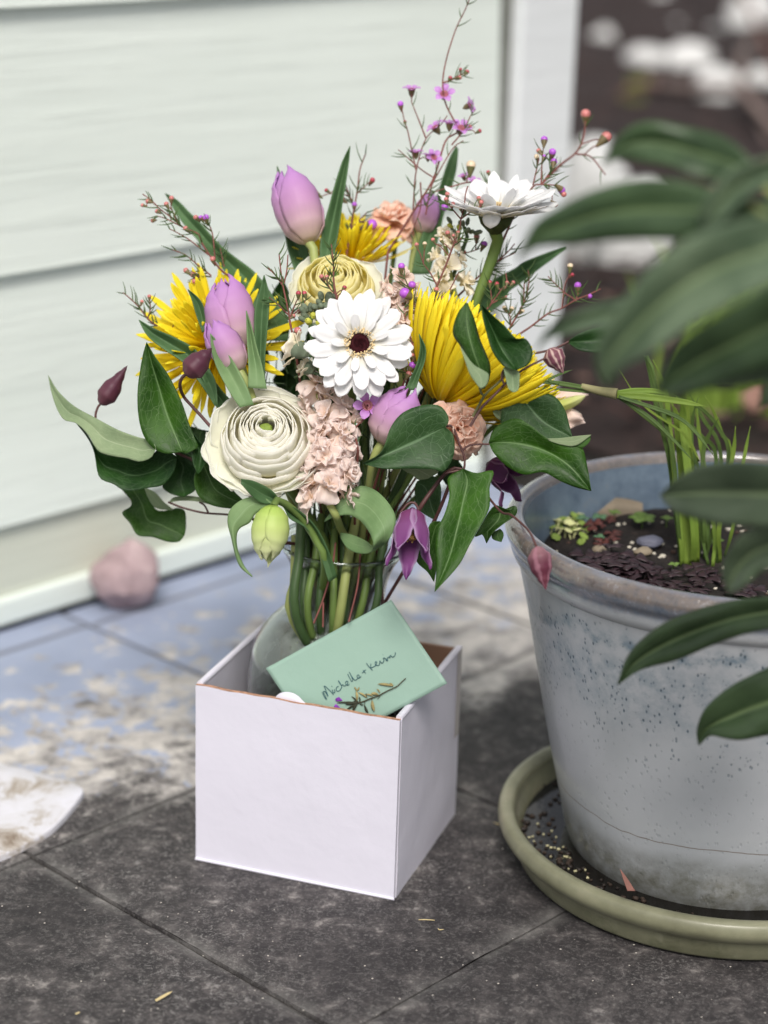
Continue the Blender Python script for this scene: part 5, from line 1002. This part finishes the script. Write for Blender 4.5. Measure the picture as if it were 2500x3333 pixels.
leaf(vr, [(330, 680), (400, 720), (440, 750), (500, 745)], [(340, 660), (440, 640), (560, 680), (575, 700), (500, 745)], None, mLeafU, v='g', d=-.05, n=16)
leaf(vr, [(1320, 800), (1400, 745), (1500, 705), (1600, 690), (1750, 700)], [(1320, 805), (1400, 860), (1480, 875), (1560, 875), (1750, 840)], [(1320, 802), (1420, 800), (1560, 790), (1750, 770)], mLeafD, v='d', d=.0, n=22, dm=.006)
leaf(vr, [(470, 530), (640, 560), (760, 700), (800, 900)], [(470, 640), (560, 700), (640, 800), (760, 950)], None, mLeafD, v='g', d=.01, n=18)
stalk(vr, 'g', [(380, 1090, .02), (445, 950), (540, 810), (620, 710), (690, 670)], (.0022, .0018), d=-.075)
stalk(vr, 'g', [(620, 705), (700, 690), (745, 680), (750, 600), (720, 520), (690, 430), (660, 385), (625, 392)], .0010, d=-.095)
stalk(vr, 'g', [(738, 550), (780, 520), (850, 510), (918, 510)], .0009, d=-.092)
stalk(vr, 'g', [(690, 670), (760, 690), (860, 800), (990, 960, -.02), (1060, 985, -.04), (1130, 1040, -.06), (1195, 1110, -.075), (1238, 1205, -.085)], (.0011, .0010), d=-.085)
stalk(vr, 'd', [(620, 1410), (700, 1280), (800, 1180), (920, 1060), (1040, 980), (1165, 918)], (.0013, .0008), d=-.135)
stalk(vr, 'd', [(640, 1340), (700, 1230), (740, 1170), (850, 1070), (870, 1010)], (.0012, .0010), m_=mTwigG, d=-.135)
stalk(vr, 'd', [(690, 1130), (700, 1170), (720, 1190)], .0010, m_=mTwigG, d=-.14)
stalk(vr, 'd', [(870, 1120), (848, 1060), (858, 1010), (880, 1000)], .0009, d=-.145)
stalk(vr, 'd', [(1080, 885, .0), (1150, 872), (1230, 850), (1330, 800)], .0011, d=-.03)
stalk(vr, 'g', [(440, 950), (415, 908), (370, 912), (320, 970)], .0011, d=-.10)
stalk(vr, 'g', [(690, 670), (560, 1000, .02), (380, 1300, .06), (200, 1600, .08)], .0016, d=-.075)
def rim_run(parent, p0, rad, rim, m_=None):
    mb = MB(); mb.tube([p0, VR + Rv*rim[0] + Vector((0, rim[1], 0)), VC + Z*.22 + Rv*rim[0]*.6 + Vector((0, rim[1]*.6, 0)), VC + Z*.03 - Rv*rim[0]*.8], rad, 7, k=24); mb.build('vine_stem', m_ or mVine, parent)
def bell(parent, c, tip, R, spin, mats, open_=.25, pet=5, name='flower', ax=None):
    ax = (tip-c); L = ax.length; ax.normalize(); M = frame(c, ax, spin, TC)
    core = MB(); rg = random.Random(3)
    for k in range(34):
        a = rg.uniform(0, 6.28); r = R*.30*math.sqrt(rg.random()); q = M @ Vector((r*math.cos(a), r*math.sin(a), L*rg.uniform(.40, .58))); core.tube([M @ Vector((r*.4*math.cos(a), r*.4*math.sin(a), L*.08)), q], (R*.03, R*.05), 5, k=3); core.blob(q, R*.07, 5, 4)
    fl = core.build(name, mAnther, parent)
    for k in range(pet):
        a0 = 2*math.pi*k/pet; mb = MB(); rows = []; LL = L*rg.uniform(.9, 1.06); w_ = math.radians(54)*(4.6/pet)
        for i in range(18):
            tt = i/17; wd = w_*prof([(0, .9), (.35, 1), (.7, .62), (.9, .28), (1, .02)], tt); r = R*prof([(0, .12), (.18, .75), (.5, 1.0), (.8, 1.02), (1, 1.0+open_*2.4)], tt); row = []
            for j in range(11):
                u = -1+j/5; ph = a0+wd*u; rr = r*(1 + .10*u*u*tt - .06*math.cos(u*6)*tt*.4); row.append(M @ Vector((rr*math.cos(ph), rr*math.sin(ph), LL*tt*(1-.05*u*u))))
            rows.append(row)
        mb.grid(rows); o = mb.build('petal', mats, None, solid=.0005, origin=Vector(parent['_o'])); o.parent = fl; o.location = (0, 0, 0)
    return fl
bell(vr, P('g', 400, 945, -.10), P('g', 378, 1320, -.135), PX(118/2.074, -.1), .55, mClem, .12, 5)
bell(vr, P('g', 905, 640, -.03), P('g', 1120, 775, -.045), PX(105/2.074), .2, mClemD, .35, 5)
bud_shape(vr, P('g', 1240, 1200, -.17), (P('g', 1300, 1492, -.175)-P('g', 1240, 1200, -.17)), (P('g', 1300, 1492, -.175)-P('g', 1240, 1200, -.17)).length, PX(72/2.074, -.09), mBudW)
b0_, b1_ = P('d', 1190, 850, -.13), P('d', 1290, 1028, -.13); bud_shape(vr, b0_, b1_-b0_, (b1_-b0_).length, PX(72/2.212, -.08), mBudS)
rim_run(vr, P('g', 380, 1090, -.05), .002, (.045, -.018)); rim_run(vr, P('g', 200, 1600, .0), .0016, (.03, -.02))
vl = thing('clematis_vine', 'clematis vine with dark pointed leaves reaching out to the left of the bouquet', 'clematis', P('f', 100, 1000, -.03), 'clematis vines')
leaf(vl, [(135, 408), (205, 520), (330, 640), (500, 735), (680, 830), (850, 890), (930, 905), (968, 965)], [(135, 408), (160, 540), (200, 660), (260, 750), (350, 775), (440, 860), (520, 990), (640, 1030), (740, 1045), (840, 1072), (930, 1040), (968, 965)], None, mLeafU, v='e', d=(-.02, -.06), dm=.004, n=34, mm=13, wave=.003, sd=11, label='pale folded leaf underside')
leaf(vl, [(350, 772), (430, 850), (520, 985), (640, 1025), (760, 1045), (850, 1060), (940, 1020), (1020, 960), (1130, 1040)], [(350, 772), (440, 890), (490, 1000), (530, 1190), (640, 1245), (740, 1300), (900, 1275), (1020, 1252), (1100, 1160), (1132, 1040)], None, mLeafD, v='e', d=(-.02, -.04), dm=.008, n=34, mm=13, wave=.003, sd=12)
leaf(vl, [(895, 152), (860, 260), (828, 480), (830, 700), (865, 860), (940, 965), (1040, 1010), (1140, 1000)], [(895, 152), (960, 260), (1060, 400), (1160, 600), (1215, 760), (1260, 880), (1290, 960), (1200, 1010)], [(895, 152), (930, 300), (985, 480), (1045, 680), (1110, 850), (1170, 1000)], mLeafC, v='e', d=-.06, dm=.010, n=34, mm=13, wave=.003, sd=13, bulge=.002)
leaf(vl, [(1190, 800), (1230, 920), (1250, 1080), (1290, 1170)], [(1200, 780), (1290, 900), (1375, 1010), (1330, 1120), (1290, 1170)], None, mLeafD, v='e', d=-.055, n=20, dm=.006)
leaf(vl, [(1290, 1120), (1262, 1200), (1290, 1330), (1400, 1410), (1560, 1435), (1650, 1420)], [(1370, 1000), (1420, 1100), (1480, 1180), (1560, 1290), (1620, 1350), (1650, 1380)], [(1310, 1030), (1370, 1180), (1440, 1300), (1640, 1400)], mLeafC, v='e', d=-.03, dm=.006, n=26, sd=14, wave=.003)
leaf(vl, [(1130, 1040), (1090, 1160), (1015, 1258), (1080, 1320), (1180, 1345)], [(1100, 1000), (1270, 1060), (1290, 1180), (1270, 1290), (1180, 1345)], None, mLeafD, v='e', d=-.01, dm=.006, n=24, sd=15)
leaf(vl, [(1100, 990), (1150, 1020), (1220, 1100), (1290, 1120)], [(1080, 930), (1230, 960), (1300, 1000), (1310, 1110)], None, mLeafD, v='e', d=-.02, n=16)
leaf(vl, [(700, 1285), (770, 1370), (768, 1420), (705, 1467), (770, 1550), (828, 1640), (940, 1655), (1050, 1690), (1140, 1692), (1180, 1650)], [(875, 1270), (910, 1350), (965, 1440), (1030, 1452), (1090, 1440), (1140, 1430), (1190, 1455), (1198, 1540), (1195, 1600), (1185, 1645)], [(780, 1280), (860, 1400), (900, 1520), (1000, 1560), (1180, 1640)], mLeafC, v='e', d=.03, dm=.005, n=36, mm=13, wave=.003, sd=16)
leaf(vl, [(875, 1268), (905, 1350), (965, 1430), (1095, 1450)], [(880, 1268), (960, 1310), (1030, 1385), (1100, 1440)], None, mLeafU, v='e', d=.028, n=18, label='pale curled leaf edge')
leaf(vl, [(1065, 1390), (1100, 1350), (1200, 1335), (1300, 1345)], [(1065, 1392), (1150, 1375), (1280, 1380), (1440, 1420)], None, mLeafU, v='e', d=.0, n=14)
leaf(vl, [(1350, 850), (1230, 800), (1220, 900), (1330, 1000)], [(1440, 820), (1400, 900), (1390, 960), (1370, 1000)], None, mLeafD, v='e', d=.02, n=14)
stalk(vl, 'e', [(500, 750), (502, 700), (520, 650), (538, 628)], .0011, d=-.015)
stalk(vl, 'e', [(1380, 795), (1310, 715), (1240, 640), (1180, 570), (1152, 490, -.02), (1165, 430, -.03), (1200, 398, -.035)], .0015, d=-.065)
stalk(vl, 'e', [(1060, 1385), (1180, 1430), (1340, 1468), (1510, 1480), (1700, 1500)], .0010, d=.0)
stalk(vl, 'e', [(1300, 1385), (1340, 1410), (1370, 1465)], .0009, d=.0)
stalk(vl, 'e', [(500, 745), (620, 900), (900, 1000), (1150, 1080), (1450, 1300), (1700, 1500)], .0012, d=.0)
stalk(vl, 'e', [(1120, 1000), (1300, 1100), (1500, 1350), (1700, 1500), (1850, 1700)], .0014, d=-.02)
stalk(vl, 'e', [(1380, 795), (1450, 900), (1600, 1200), (1800, 1500), (1900, 1700)], .0014, d=-.04)
b0_, b1_ = P('e', 540, 632, -.015), P('e', 745, 332, -.015); bud_shape(vl, b0_, b1_-b0_, (b1_-b0_).length, PX(72/2.37), mBudK, pr=[(0, .2), (.06, .6), (.22, 1), (.42, .95), (.7, .5), (.9, .2), (1, .02)])
b0_, b1_ = P('e', 1200, 410, -.10), P('e', 1398, 196, -.10); bud_shape(vl, b0_, b1_-b0_, (b1_-b0_).length, PX(88/2.37, -.07), mBudK, pr=[(0, .2), (.06, .6), (.25, 1), (.5, .92), (.75, .55), (.92, .2), (1, .02)])
rim_run(vl, P('e', 1850, 1700, -.02), .0016, (-.035, -.02)); rim_run(vl, P('e', 1900, 1700, -.03), .0014, (-.03, -.024))
# ------------------------------------------------------------------ waxflower sprigs
MW = {'p': mBudP, 'r': mBudR, 'c': mBudC, 'v': mBudV}
def wbud(parent, q, ax, r, c_):
    mb = MB(); M = frame(q, ax); mb.revolve([(r*.22, -r*2.4), (r*.5, -r*1.5), (r*.86, -r*.5), (r*.9, -r*.15)], 12, 0, M); mb.revolve([(r*.88, -r*.25), (r*1.0, r*.15), (r*.86, r*.7), (r*.45, r*1.02), (.00005, r*1.1)], 12, 1, M)
    return mb.build('bud', [mCal if c_ in 'vp' else mTwigG, MW[c_]], parent)
def wflower(parent, q, ax, R, sd):
    rg = random.Random(sd); M = frame(q, ax, rg.uniform(0, 6)); mb = MB()
    mb.revolve([(R*.08, -R*.9), (R*.30, -R*.55), (R*.40, -R*.1), (R*.44, .02*R)], 14, 0, M); mb.revolve([(R*.42, .0), (R*.36, R*.12), (R*.25, -.02*R), (R*.06, -R*.06), (R*.05, R*.2)], 14, 1, M)
    for k in range(5):
        a = 2*math.pi*k/5; rows = []
        for i in range(8):
            t = i/7; wd = R*.36*math.sin(math.pi*min(.93, .16+t*.8))**.8; rows.append([M @ (Matrix.Rotation(a, 3, 'Z') @ Vector((R*(.34+.70*t), wd*u, R*(.05+.22*math.sin(t*2.2)+.10*u*u-.03)))) for u in (-1, -.5, 0, .5, 1)])
        mb.grid(rows, 2)
    return mb.build('flower', [mCal, mWaxC, mWaxF], parent)
def sprig(lb, main, side, buds, fl, v, d, rim, dens=22, nl=.012, twig=None, sd=0, rad=.0011):
    rg = random.Random(sd); c = catmull([P(v, p[0], p[1], d + (p[2] if len(p) > 2 else 0)) for p in main], 60)
    t = thing('waxflower_sprig', lb, 'waxflower', c[0], 'waxflower sprigs'); lines = [c]
    mb = MB(); mb.tube(c, (rad, rad*.5), 6, k=60)
    for s_ in side:
        q = catmull([P(v, p[0], p[1], d + (p[2] if len(p) > 2 else 0)) for p in s_], 24); lines.append(q); mb.tube(q, (rad*.7, rad*.45), 6, k=24)
    allp = [(p, (l[min(i+1, len(l)-1)]-l[max(i-1, 0)]).normalized()) for l in lines for i, p in enumerate(l)]
    def near(q):
        best = None
        for p, tg in allp:
            w_ = q-p; dd = w_.length
            if dd < .003: continue
            al = w_.normalized().dot(tg); s = dd*(1.0 + (1.2 if al < .35 else 0) + abs(al-.75)*.6)
            if best is None or s < best[0]: best = (s, p)
        return best[1]
    ends = []
    for b in buds + fl:
        q = P(v, b[0], b[1], d + rg.uniform(-.004, .004)); p = near(q); md = p.lerp(q, .55) + Z*(q-p).length*.04; ax = (q-p).normalized()
        ax = (ax*.8 + Uv*.5).normalized(); mb.tube([p, md, q - ax*.004], (rad*.5, rad*.45), 5, k=8); ends.append(ax)
    if rim is not None: 
        mb.tube([c[0], c[0].lerp(VR + Rv*rim[0] + Vector((0, rim[1], 0)), .6), VR + Rv*rim[0] + Vector((0, rim[1], 0)), VC + Z*.225 + Rv*rim[0]*.6 + Vector((0, rim[1]*.6, 0)), VC + Z*.03 - Rv*rim[0]], rad*1.05, 6, k=30)
    mb.build('twig', twig or mTwig, t)
    mb = MB(); tot = sum(1 for _ in allp)
    for k in range(dens):
        p, tg = allp[rg.randrange(6, tot)]; ox = (tg.orthogonal().normalized()); a = rg.uniform(0, 6.28); o = ox*math.cos(a) + tg.cross(ox)*math.sin(a); o = (o - TC*o.dot(TC)*.5).normalized(); L = nl*rg.uniform(.6, 1.25)
        e1 = p + (tg*.72 + o*.62).normalized()*L; mb.tube([p, p.lerp(e1, .5) + o*L*.05, e1 + tg*L*.06], lambda q: .00072*(1-.75*q**2), 4, k=5)
    mb.build('needles', mNeed, t)
    for b, ax in zip(buds, ends): wbud(t, P(v, b[0], b[1], d), ax, PX((b[3] if len(b) > 3 else 19)/VW[v][2]), b[2])
    for i, (b, ax) in enumerate(zip(fl, ends[len(buds):])):
        wflower(t, P(v, b[0], b[1], d), AX(b[3], b[4], b[5]), PX(b[2]/VW[v][2]), sd*17+i)
    return t
sprig('tall waxflower sprig reaching the very top of the photo', [(130, 1700), (320, 1400), (440, 1200), (520, 950, .005), (600, 880), (520, 700), (500, 560), (520, 420), (560, 280), (600, 170), (650, 70), (690, -30)],
      [[(300, 1420), (320, 1160), (385, 940), (480, 850), (530, 780)], [(320, 1150), (265, 890), (245, 830), (225, 740)], [(385, 930), (330, 790), (290, 690)], [(385, 1450), (420, 1270), (480, 1150), (570, 1000), (640, 950)], [(350, 1230), (350, 1400), (280, 1600)], [(560, 980), (640, 880), (690, 780), (720, 740)], [(495, 560), (560, 540), (610, 510), (660, 490)], [(440, 1200), (350, 1140), (200, 1010)]],
      [(215, 705, 'v', 22), (245, 825, 'r', 13), (663, 487, 'r', 16), (620, 470, 'r', 12), (550, 528, 'r', 15), (615, 525, 'p', 14), (747, 885, 'r', 15), (683, 855, 'r', 12)],
      [(290, 605, 62, 0, .9, .4), (510, 635, 74, 0, .4, .9), (680, 712, 58, .8, .3, .4), (450, 860, 66, -.5, .7, .4), (545, 835, 60, 0, .9, .3), (625, 865, 72, .2, .6, .8), (440, 1062, 58, .3, .3, .9), (320, 1030, 52, 0, .9, .3), (400, 1050, 48, 0, .9, .2)], 'c', .035, (.014, .01), 55, .013, sd=1)
sprig('waxflower sprig with violet buds between the side facing gerbera and the shrub', [(900, 1640), (1000, 1420), (1110, 1260), (1170, 1240), (1250, 1150), (1320, 1090)], [[(1110, 1250), (1130, 1160), (1150, 1070)], [(1165, 1240), (1170, 1100), (1180, 990)], [(1170, 1240), (1240, 1130), (1230, 1060)], [(1165, 1245), (1290, 1252)]],
      [(1185, 945, 'v', 25), (1150, 1020, 'p', 18), (1240, 1030, 'v', 26), (1135, 1060, 'c', 18), (1250, 1095, 'v', 24), (1185, 1060, 'v', 16), (1300, 1280, 'v', 26), (1315, 1310, 'p', 20), (1260, 1380, 'p', 18)], [], 'c', .005, (.028, .004), 34, .013, sd=2)
sprig('waxflower sprig with pink buds in front of the side facing gerbera', [(215, 1659), (330, 1370), (400, 1120), (500, 880), (590, 640), (650, 480), (665, 380), (700, 230), (715, 100), (740, 20)], [[(665, 375), (600, 300), (520, 200)], [(670, 370), (770, 300), (880, 240)], [(480, 1240), (560, 1110), (640, 950)], [(400, 1080), (330, 950), (260, 860)], [(590, 640), (680, 580)], [(340, 1530), (480, 1540)]],
      [(518, 110, 'p', 26), (508, 165, 'p', 26), (580, 212, 'p', 22), (660, 265, 'p', 18), (858, 152, 'p', 25), (885, 195, 'p', 25), (522, 528, 'p', 27), (632, 528, 'p', 25), (585, 555, 'p', 18), (365, 600, 'p', 22), (452, 604, 'c', 22), (188, 655, 'p', 24), (274, 645, 'c', 24), (400, 1140, 'p', 28), (470, 1235, 'p', 24), (578, 1362, 'v', 42), (628, 1408, 'p', 22)], [], 'y', -.045, (.018, -.012), 46, .012, sd=3)
sprig('waxflower sprig with three violet buds right of the upper ranunculus', [(345, 1540), (260, 1420), (190, 1300), (130, 1180), (60, 1020), (20, 950)], [[(345, 1540), (450, 1530), (560, 1500)], [(150, 1210), (240, 1290), (260, 1400)]], [(22, 890, 'v', 38), (135, 1092, 'v', 42), (68, 1180, 'v', 60)], [], 'y', -.055, (.012, -.01), 20, .013, sd=4, twig=mTwigG)
sprig('waxflower sprig with crimson buds against the long tulip leaf on the right', [(820, 1480), (960, 1330), (1040, 1220), (1110, 1130), (1160, 1070), (1150, 960)], [[(1000, 1290), (990, 1180), (975, 1080)], [(1010, 1280), (1110, 1230)]], [(976, 1064, 'r', 27), (1052, 1080, 'r', 27), (1162, 1065, 'p', 22), (1228, 1062, 'p', 22), (1138, 1115, 'p', 18), (1150, 1215, 'p', 14), (840, 1350, 'r', 22)], [], 'y', -.02, (.026, .0), 30, .013, sd=5)
sprig('waxflower sprig with cream buds above the right clematis leaf', [(1130, 1659), (1240, 1470), (1320, 1330), (1370, 1200), (1400, 1040), (1390, 920)], [[(1200, 1520), (1200, 1440), (1170, 1380)], [(1300, 1350), (1390, 1230)], [(1340, 1260), (1350, 1060)]], [(1135, 1335, 'c', 24), (1215, 1345, 'c', 26), (1330, 1368, 'c', 22)], [], 'y', .0, (.03, .0), 36, .015, sd=6)
sprig('waxflower sprig running to the right towards the shrub leaves', [(940, 770), (1060, 690), (1180, 600), (1280, 560), (1380, 500), (1480, 460), (1560, 420)], [[(1380, 500), (1290, 440), (1180, 330)], [(1280, 560), (1300, 400), (1330, 330)], [(1380, 510), (1400, 440)]], [(1395, 400, 'v', 26), (1480, 475, 'v', 18), (1340, 260, 'c', 22), (1355, 320, 'r', 14)], [], 'd', .01, (.034, .0), 30, .013, sd=7)
sprig('waxflower twig leading to a pink bud in front of the dark bed', [(1170, 1240), (1300, 1110), (1400, 1030), (1450, 930), (1465, 800)], [[(1400, 1040), (1500, 1060), (1600, 1180)]], [(1465, 775, 'p', 36), (1600, 930, 'p', 40), (1560, 960, 'c', 16)], [], 'c', .09, None, 10, .013, sd=8, rad=.0014)
sprig('waxflower sprig rising right of the side facing gerbera stem', [(640, 1200), (830, 1020), (960, 900), (1100, 810), (1250, 740)], [[(1060, 830), (1180, 720), (1245, 640)], [(900, 950), (1040, 910)], [(600, 760), (760, 730), (880, 690)]], [(915, 650, 'v', 36), (835, 570, 'p', 34), (700, 730, 'p', 20)], [], 'y', .01, (.022, .004), 30, .016, sd=9)
sprig('upper left waxflower sprig leaning out before the long tulip leaf', [(960, 1080), (880, 1020), (800, 920), (735, 820), (700, 740), (590, 690), (520, 630), (410, 550), (340, 480), (270, 430)], [[(540, 650), (500, 560), (460, 520)], [(780, 900), (640, 790), (560, 740), (480, 700)], [(800, 1060), (700, 980), (600, 900), (500, 860)], [(800, 1070), (700, 1050)], [(830, 930), (810, 740), (770, 640)], [(590, 690), (450, 620), (380, 600)], [(900, 990), (870, 850)]],
      [(313, 487, 'p', 19), (272, 517, 'p', 15), (455, 510, 'p', 20), (493, 465, 'p', 20), (350, 635, 'p', 17), (385, 565, 'p', 18), (605, 698, 'p', 20), (683, 612, 'p', 20), (720, 612, 'v', 17), (760, 615, 'v', 26), (813, 935, 'p', 23), (608, 1022, 'p', 22), (658, 1057, 'p', 19), (672, 1102, 'p', 20)], [], 'a', .0, (-.03, .01), 78, .013, sd=10)
sprig('far left waxflower sprig above the left yellow chrysanthemum', [(480, 1500), (370, 1440), (310, 1390), (250, 1310), (190, 1250), (120, 1190)], [[(310, 1390), (330, 1320), (325, 1240)]], [(322, 1222, 'p', 16), (265, 1262, 'p', 15), (552, 1378, 'p', 26), (340, 1600, 'p', 18)], [], 'a', .0, None, 26, .012, sd=11)
sprig('waxflower sprig with two red buds left of the yellow ranunculus', [(430, 700), (400, 560), (385, 460), (360, 340), (335, 220), (315, 80), (300, -60)], [[(400, 500), (440, 400), (470, 330)], [(410, 500), (500, 410), (550, 330)], [(340, 230), (270, 130), (200, 60)], [(380, 480), (300, 400), (210, 325)], [(345, 200), (370, 80), (380, -60)]], [(474, 294, 'r', 24), (528, 295, 'r', 24), (430, 495, 'p', 18), (500, 450, 'p', 20), (465, 630, 'p', 34)], [], 'h', -.055, (-.016, -.006), 34, .013, sd=12)
sprig('waxflower tip crossing the face of the yellow ranunculus', [(820, 330), (800, 250), (790, 160), (790, 60), (780, -60), (770, -160)], [[(810, 300), (760, 250), (730, 180)]], [(684, 142, 'p', 22), (730, 146, 'p', 20), (887, 240, 'r', 20), (880, 272, 'r', 20)], [], 'h', -.085, (-.002, -.02), 26, .012, sd=13)
sprig('blurred waxflower sprig above the back yellow chrysanthemum', [(760, 1100), (800, 850), (840, 620), (870, 440), (890, 280), (940, 140)], [[(840, 620), (760, 420)], [(860, 500), (960, 410)], [(800, 820), (960, 660)]], [(1000, 380, 'r', 26), (500, 505, 'r', 28), (590, 470, 'r', 20), (740, 560, 'p', 22), (840, 600, 'v', 26), (990, 780, 'v', 52)], [], 'b', .045, (-.004, .02), 36, .015, sd=14)
sprig('waxflower blossom between the stock spike and the lilac tulip', [(1010, 1700), (990, 1600), (950, 1540), (1080, 1400), (1090, 1330)], [], [(928, 1478, 'c', 26)], [(1095, 1300, 120, .0, .1, 1), (965, 1090, 60, -.3, .6, .6)], 'h', -.085, (.01, -.02), 8, .01, sd=15)
sprig('waxflower sprig with pink buds tucked right of the white gerbera', [(1380, 1300), (1420, 1100), (1480, 940), (1520, 820), (1440, 560), (1430, 420)], [[(1440, 1000), (1330, 870)], [(1500, 900), (1560, 840)]], [(1424, 830, 'p', 30), (1482, 808, 'p', 26), (1523, 763, 'p', 28), (1497, 850, 'p', 24), (1495, 945, 'v', 34), (1465, 1020, 'p', 28)], [], 'h', -.05, (.012, -.016), 34, .013, sd=16)
sprig('waxflower buds seen above the petals of the side facing gerbera', [(900, 1350), (810, 1260), (690, 1230), (560, 1260), (430, 1300)], [[(660, 1230), (690, 1130)], [(800, 1270), (820, 1180)]], [(690, 1120, 'c', 34), (808, 1165, 'r', 15), (838, 1192, 'r', 17), (515, 1395, 'v', 26)], [(715, 1230, 50, .2, .6, .6), (640, 1190, 40, -.3, .8, .4)], 'c', .03, None, 16, .013, sd=17)
# dark needled greenery filling the heart of the bouquet and the vase neck
fo = thing('filler_greenery', 'dark needled greenery packed in the heart of the bouquet behind the flowers', 'greenery', VR); rg = random.Random(31); mb = MB()
for k in range(420):
    x, y = rg.gauss(1120, 190), rg.uniform(980, 1760); d = rg.uniform(-.03, .05); wr = 1 - max(0, (y-1450)/500); x = 1110 + (x-1110)*(.25+.75*wr)
    if x < 760 and y < 1200: continue
    p = P('s', x, y, d); a = rg.gauss(0, .6); L = rg.uniform(.012, .03); e = p + (Uv*math.cos(a) + Rv*math.sin(a) + TC*rg.uniform(-.4, .4))*L; mb.tube([p, p.lerp(e, .5) + Rv*rg.uniform(-.002, .002), e], lambda q: .0009*(1-.7*q), 4, k=4, mi=k % 2)
tag(mb.build('needles', [mNeed, mStemD], fo), kind='stuff')
mb = MB()
for k in range(16):
    x0 = rg.uniform(-1, 1); y0 = rg.uniform(-.6, .9); tp = P('s', 1110 + x0*170, rg.uniform(1250, 1500), .02 + y0*.03); r_ = VR + Rv*x0*.045 + Vector((0, y0*.04, 0))
    mb.tube([tp, r_, VC + Z*.225 + (r_-VR)*.6, VC + Z*.02 - (r_-VR)*.8], rg.uniform(.001, .003), 7, k=18, mi=k % 3)
tag(mb.build('stems', [mStemD, mStem, mTwigG], fo), kind='stuff')
for k in range(16):
    x, y = rg.uniform(860, 1380), rg.uniform(1050, 1560); d = rg.uniform(.03, .07); a = rg.uniform(-1.0, 1.0); L = rg.uniform(90, 170); wd = rg.uniform(28, 46); x = 1110 + (x-1110)*(1 - max(0, (y-1350)/420))
    ex, ey = x + L*math.sin(a), y - L*math.cos(a); sx, sy = math.cos(a)*wd, math.sin(a)*wd
    leaf(fo, [(x, y), ((x+ex)/2 - sx, (y+ey)/2 - sy), (ex, ey)], [(x, y), ((x+ex)/2 + sx, (y+ey)/2 + sy), (ex, ey)], None, mLeafD, v='s', d=d, dm=.006, n=14, wave=.004, sd=k)
# thick stems seen clearly inside the vase neck
for x0, x1, y0, dd, r, m_ in ((655, 640, 0, -.028, .0062, mStemD), (745, 705, 40, -.018, .0050, mStem), (850, 845, 40, -.016, .0050, mStem), (945, 880, -40, -.020, .0062, mStemL), (1050, 985, 60, -.008, .0050, mStem), (1110, 1060, 60, -.02, .0050, mStemD), (618, 610, 160, -.02, .0040, mStemL), (790, 770, 60, -.012, .0050, mStemD), (905, 900, 60, -.01, .0055, mStemD), (690, 690, 60, -.008, .0055, mStemD)):
    tp = P('i', x0 + (x0-x1)*.9, y0-260, dd+.01)
    mb = MB(); mb.tube([tp, P('i', x0, y0, dd*.9), P('i', x1, 380, dd*.8), VC + Z*.13 + Rv*(860-x1)/1.746/FPX*1.9*.5, VC + Z*.02 + Rv*(860-x1)/1.746/FPX*1.9*1.2], r*.72, 10, k=30); mb.build('stem', m_, fo)
for pts in ([(860, -60), (840, 80), (790, 260), (735, 400)], [(1000, 0), (985, 180), (935, 390)], [(790, 280), (788, 420)]):
    mb = MB(); mb.tube([P('i', x, y, -.032) for x, y in pts], .0009, 6); mb.build('twig', mTwig, fo)
# ------------------------------------------------------------------ small litter on the slabs
mDryG = plain('dry_grass', lin(206, 188, 140), .7, .3, 90, .2)
for lb, pts, wd in (('short dry grass blade lying on the dark slab at the bottom', [('n', 495, 642), ('n', 520, 632), ('n', 548, 616)], .0032), ('thin curled dry fibre on the dark slab right of the box', [('n', 1330, 384), ('n', 1355, 388), ('n', 1382, 390)], .0009), ('tiny hooked fibre on the dark slab right of the box', [('n', 1392, 412), ('n', 1396, 420), ('n', 1410, 419)], .0009), ('thin dry stalk beside the left of the green saucer', [('l', 15, 880), ('l', 60, 905), ('l', 110, 940)], .0012), ('small straw bit near the lower left of the patio', [('n', 240, 684), ('n', 255, 682)], .0020)):
    q = [G(*p, .0025) for p in pts]; mb = MB(); ribbon(mb, [x + Z*(.0015*math.sin(i)) for i, x in enumerate(q)], wd, nrm=Z, n=10); tag(mb.build('dry_grass_blade', mDryG, solid=.0004, origin=q[0]), lb, 'dry grass')
q0, q1 = P('l', 770, 1160, 0), P('l', 850, 1290, 0)
dz_ = (PC + Vector((-.06, -.172, .05)) - CAM).dot(Fv) - D0 - .002
mb = MB(); mb.grid(sheet([('l', 770, 1158), ('l', 790, 1220), ('l', 815, 1290)], [('l', 772, 1158), ('l', 825, 1230), ('l', 862, 1290)], None, d=(dz_-.004, dz_-.014), n=12)); tag(mb.build('dead_leaf', plain('dead_leaf_brown', lin(132, 92, 82), .8), solid=.0004, origin=q0), 'curled pinkish brown dead leaf stuck between pot and saucer', 'leaf')
mb = MB(); rg = random.Random(91)
for k in range(140):
    p = G('s', rg.uniform(0, 2500), rg.uniform(2500, 3333), .0015); s_ = rg.uniform(.0004, .0011); mb.blob(p, (s_, s_*.7, s_*.5), 5, 4)
tag(mb.build('grit_specks', plain('pale_grit', lin(190, 184, 176), .8), origin=Vector((0, 1.5, 0))), 'tiny pale grit specks scattered over the dark slabs', 'grit', kind='stuff')
for o in bpy.data.objects:
    if '_o' in o: del o['_o']
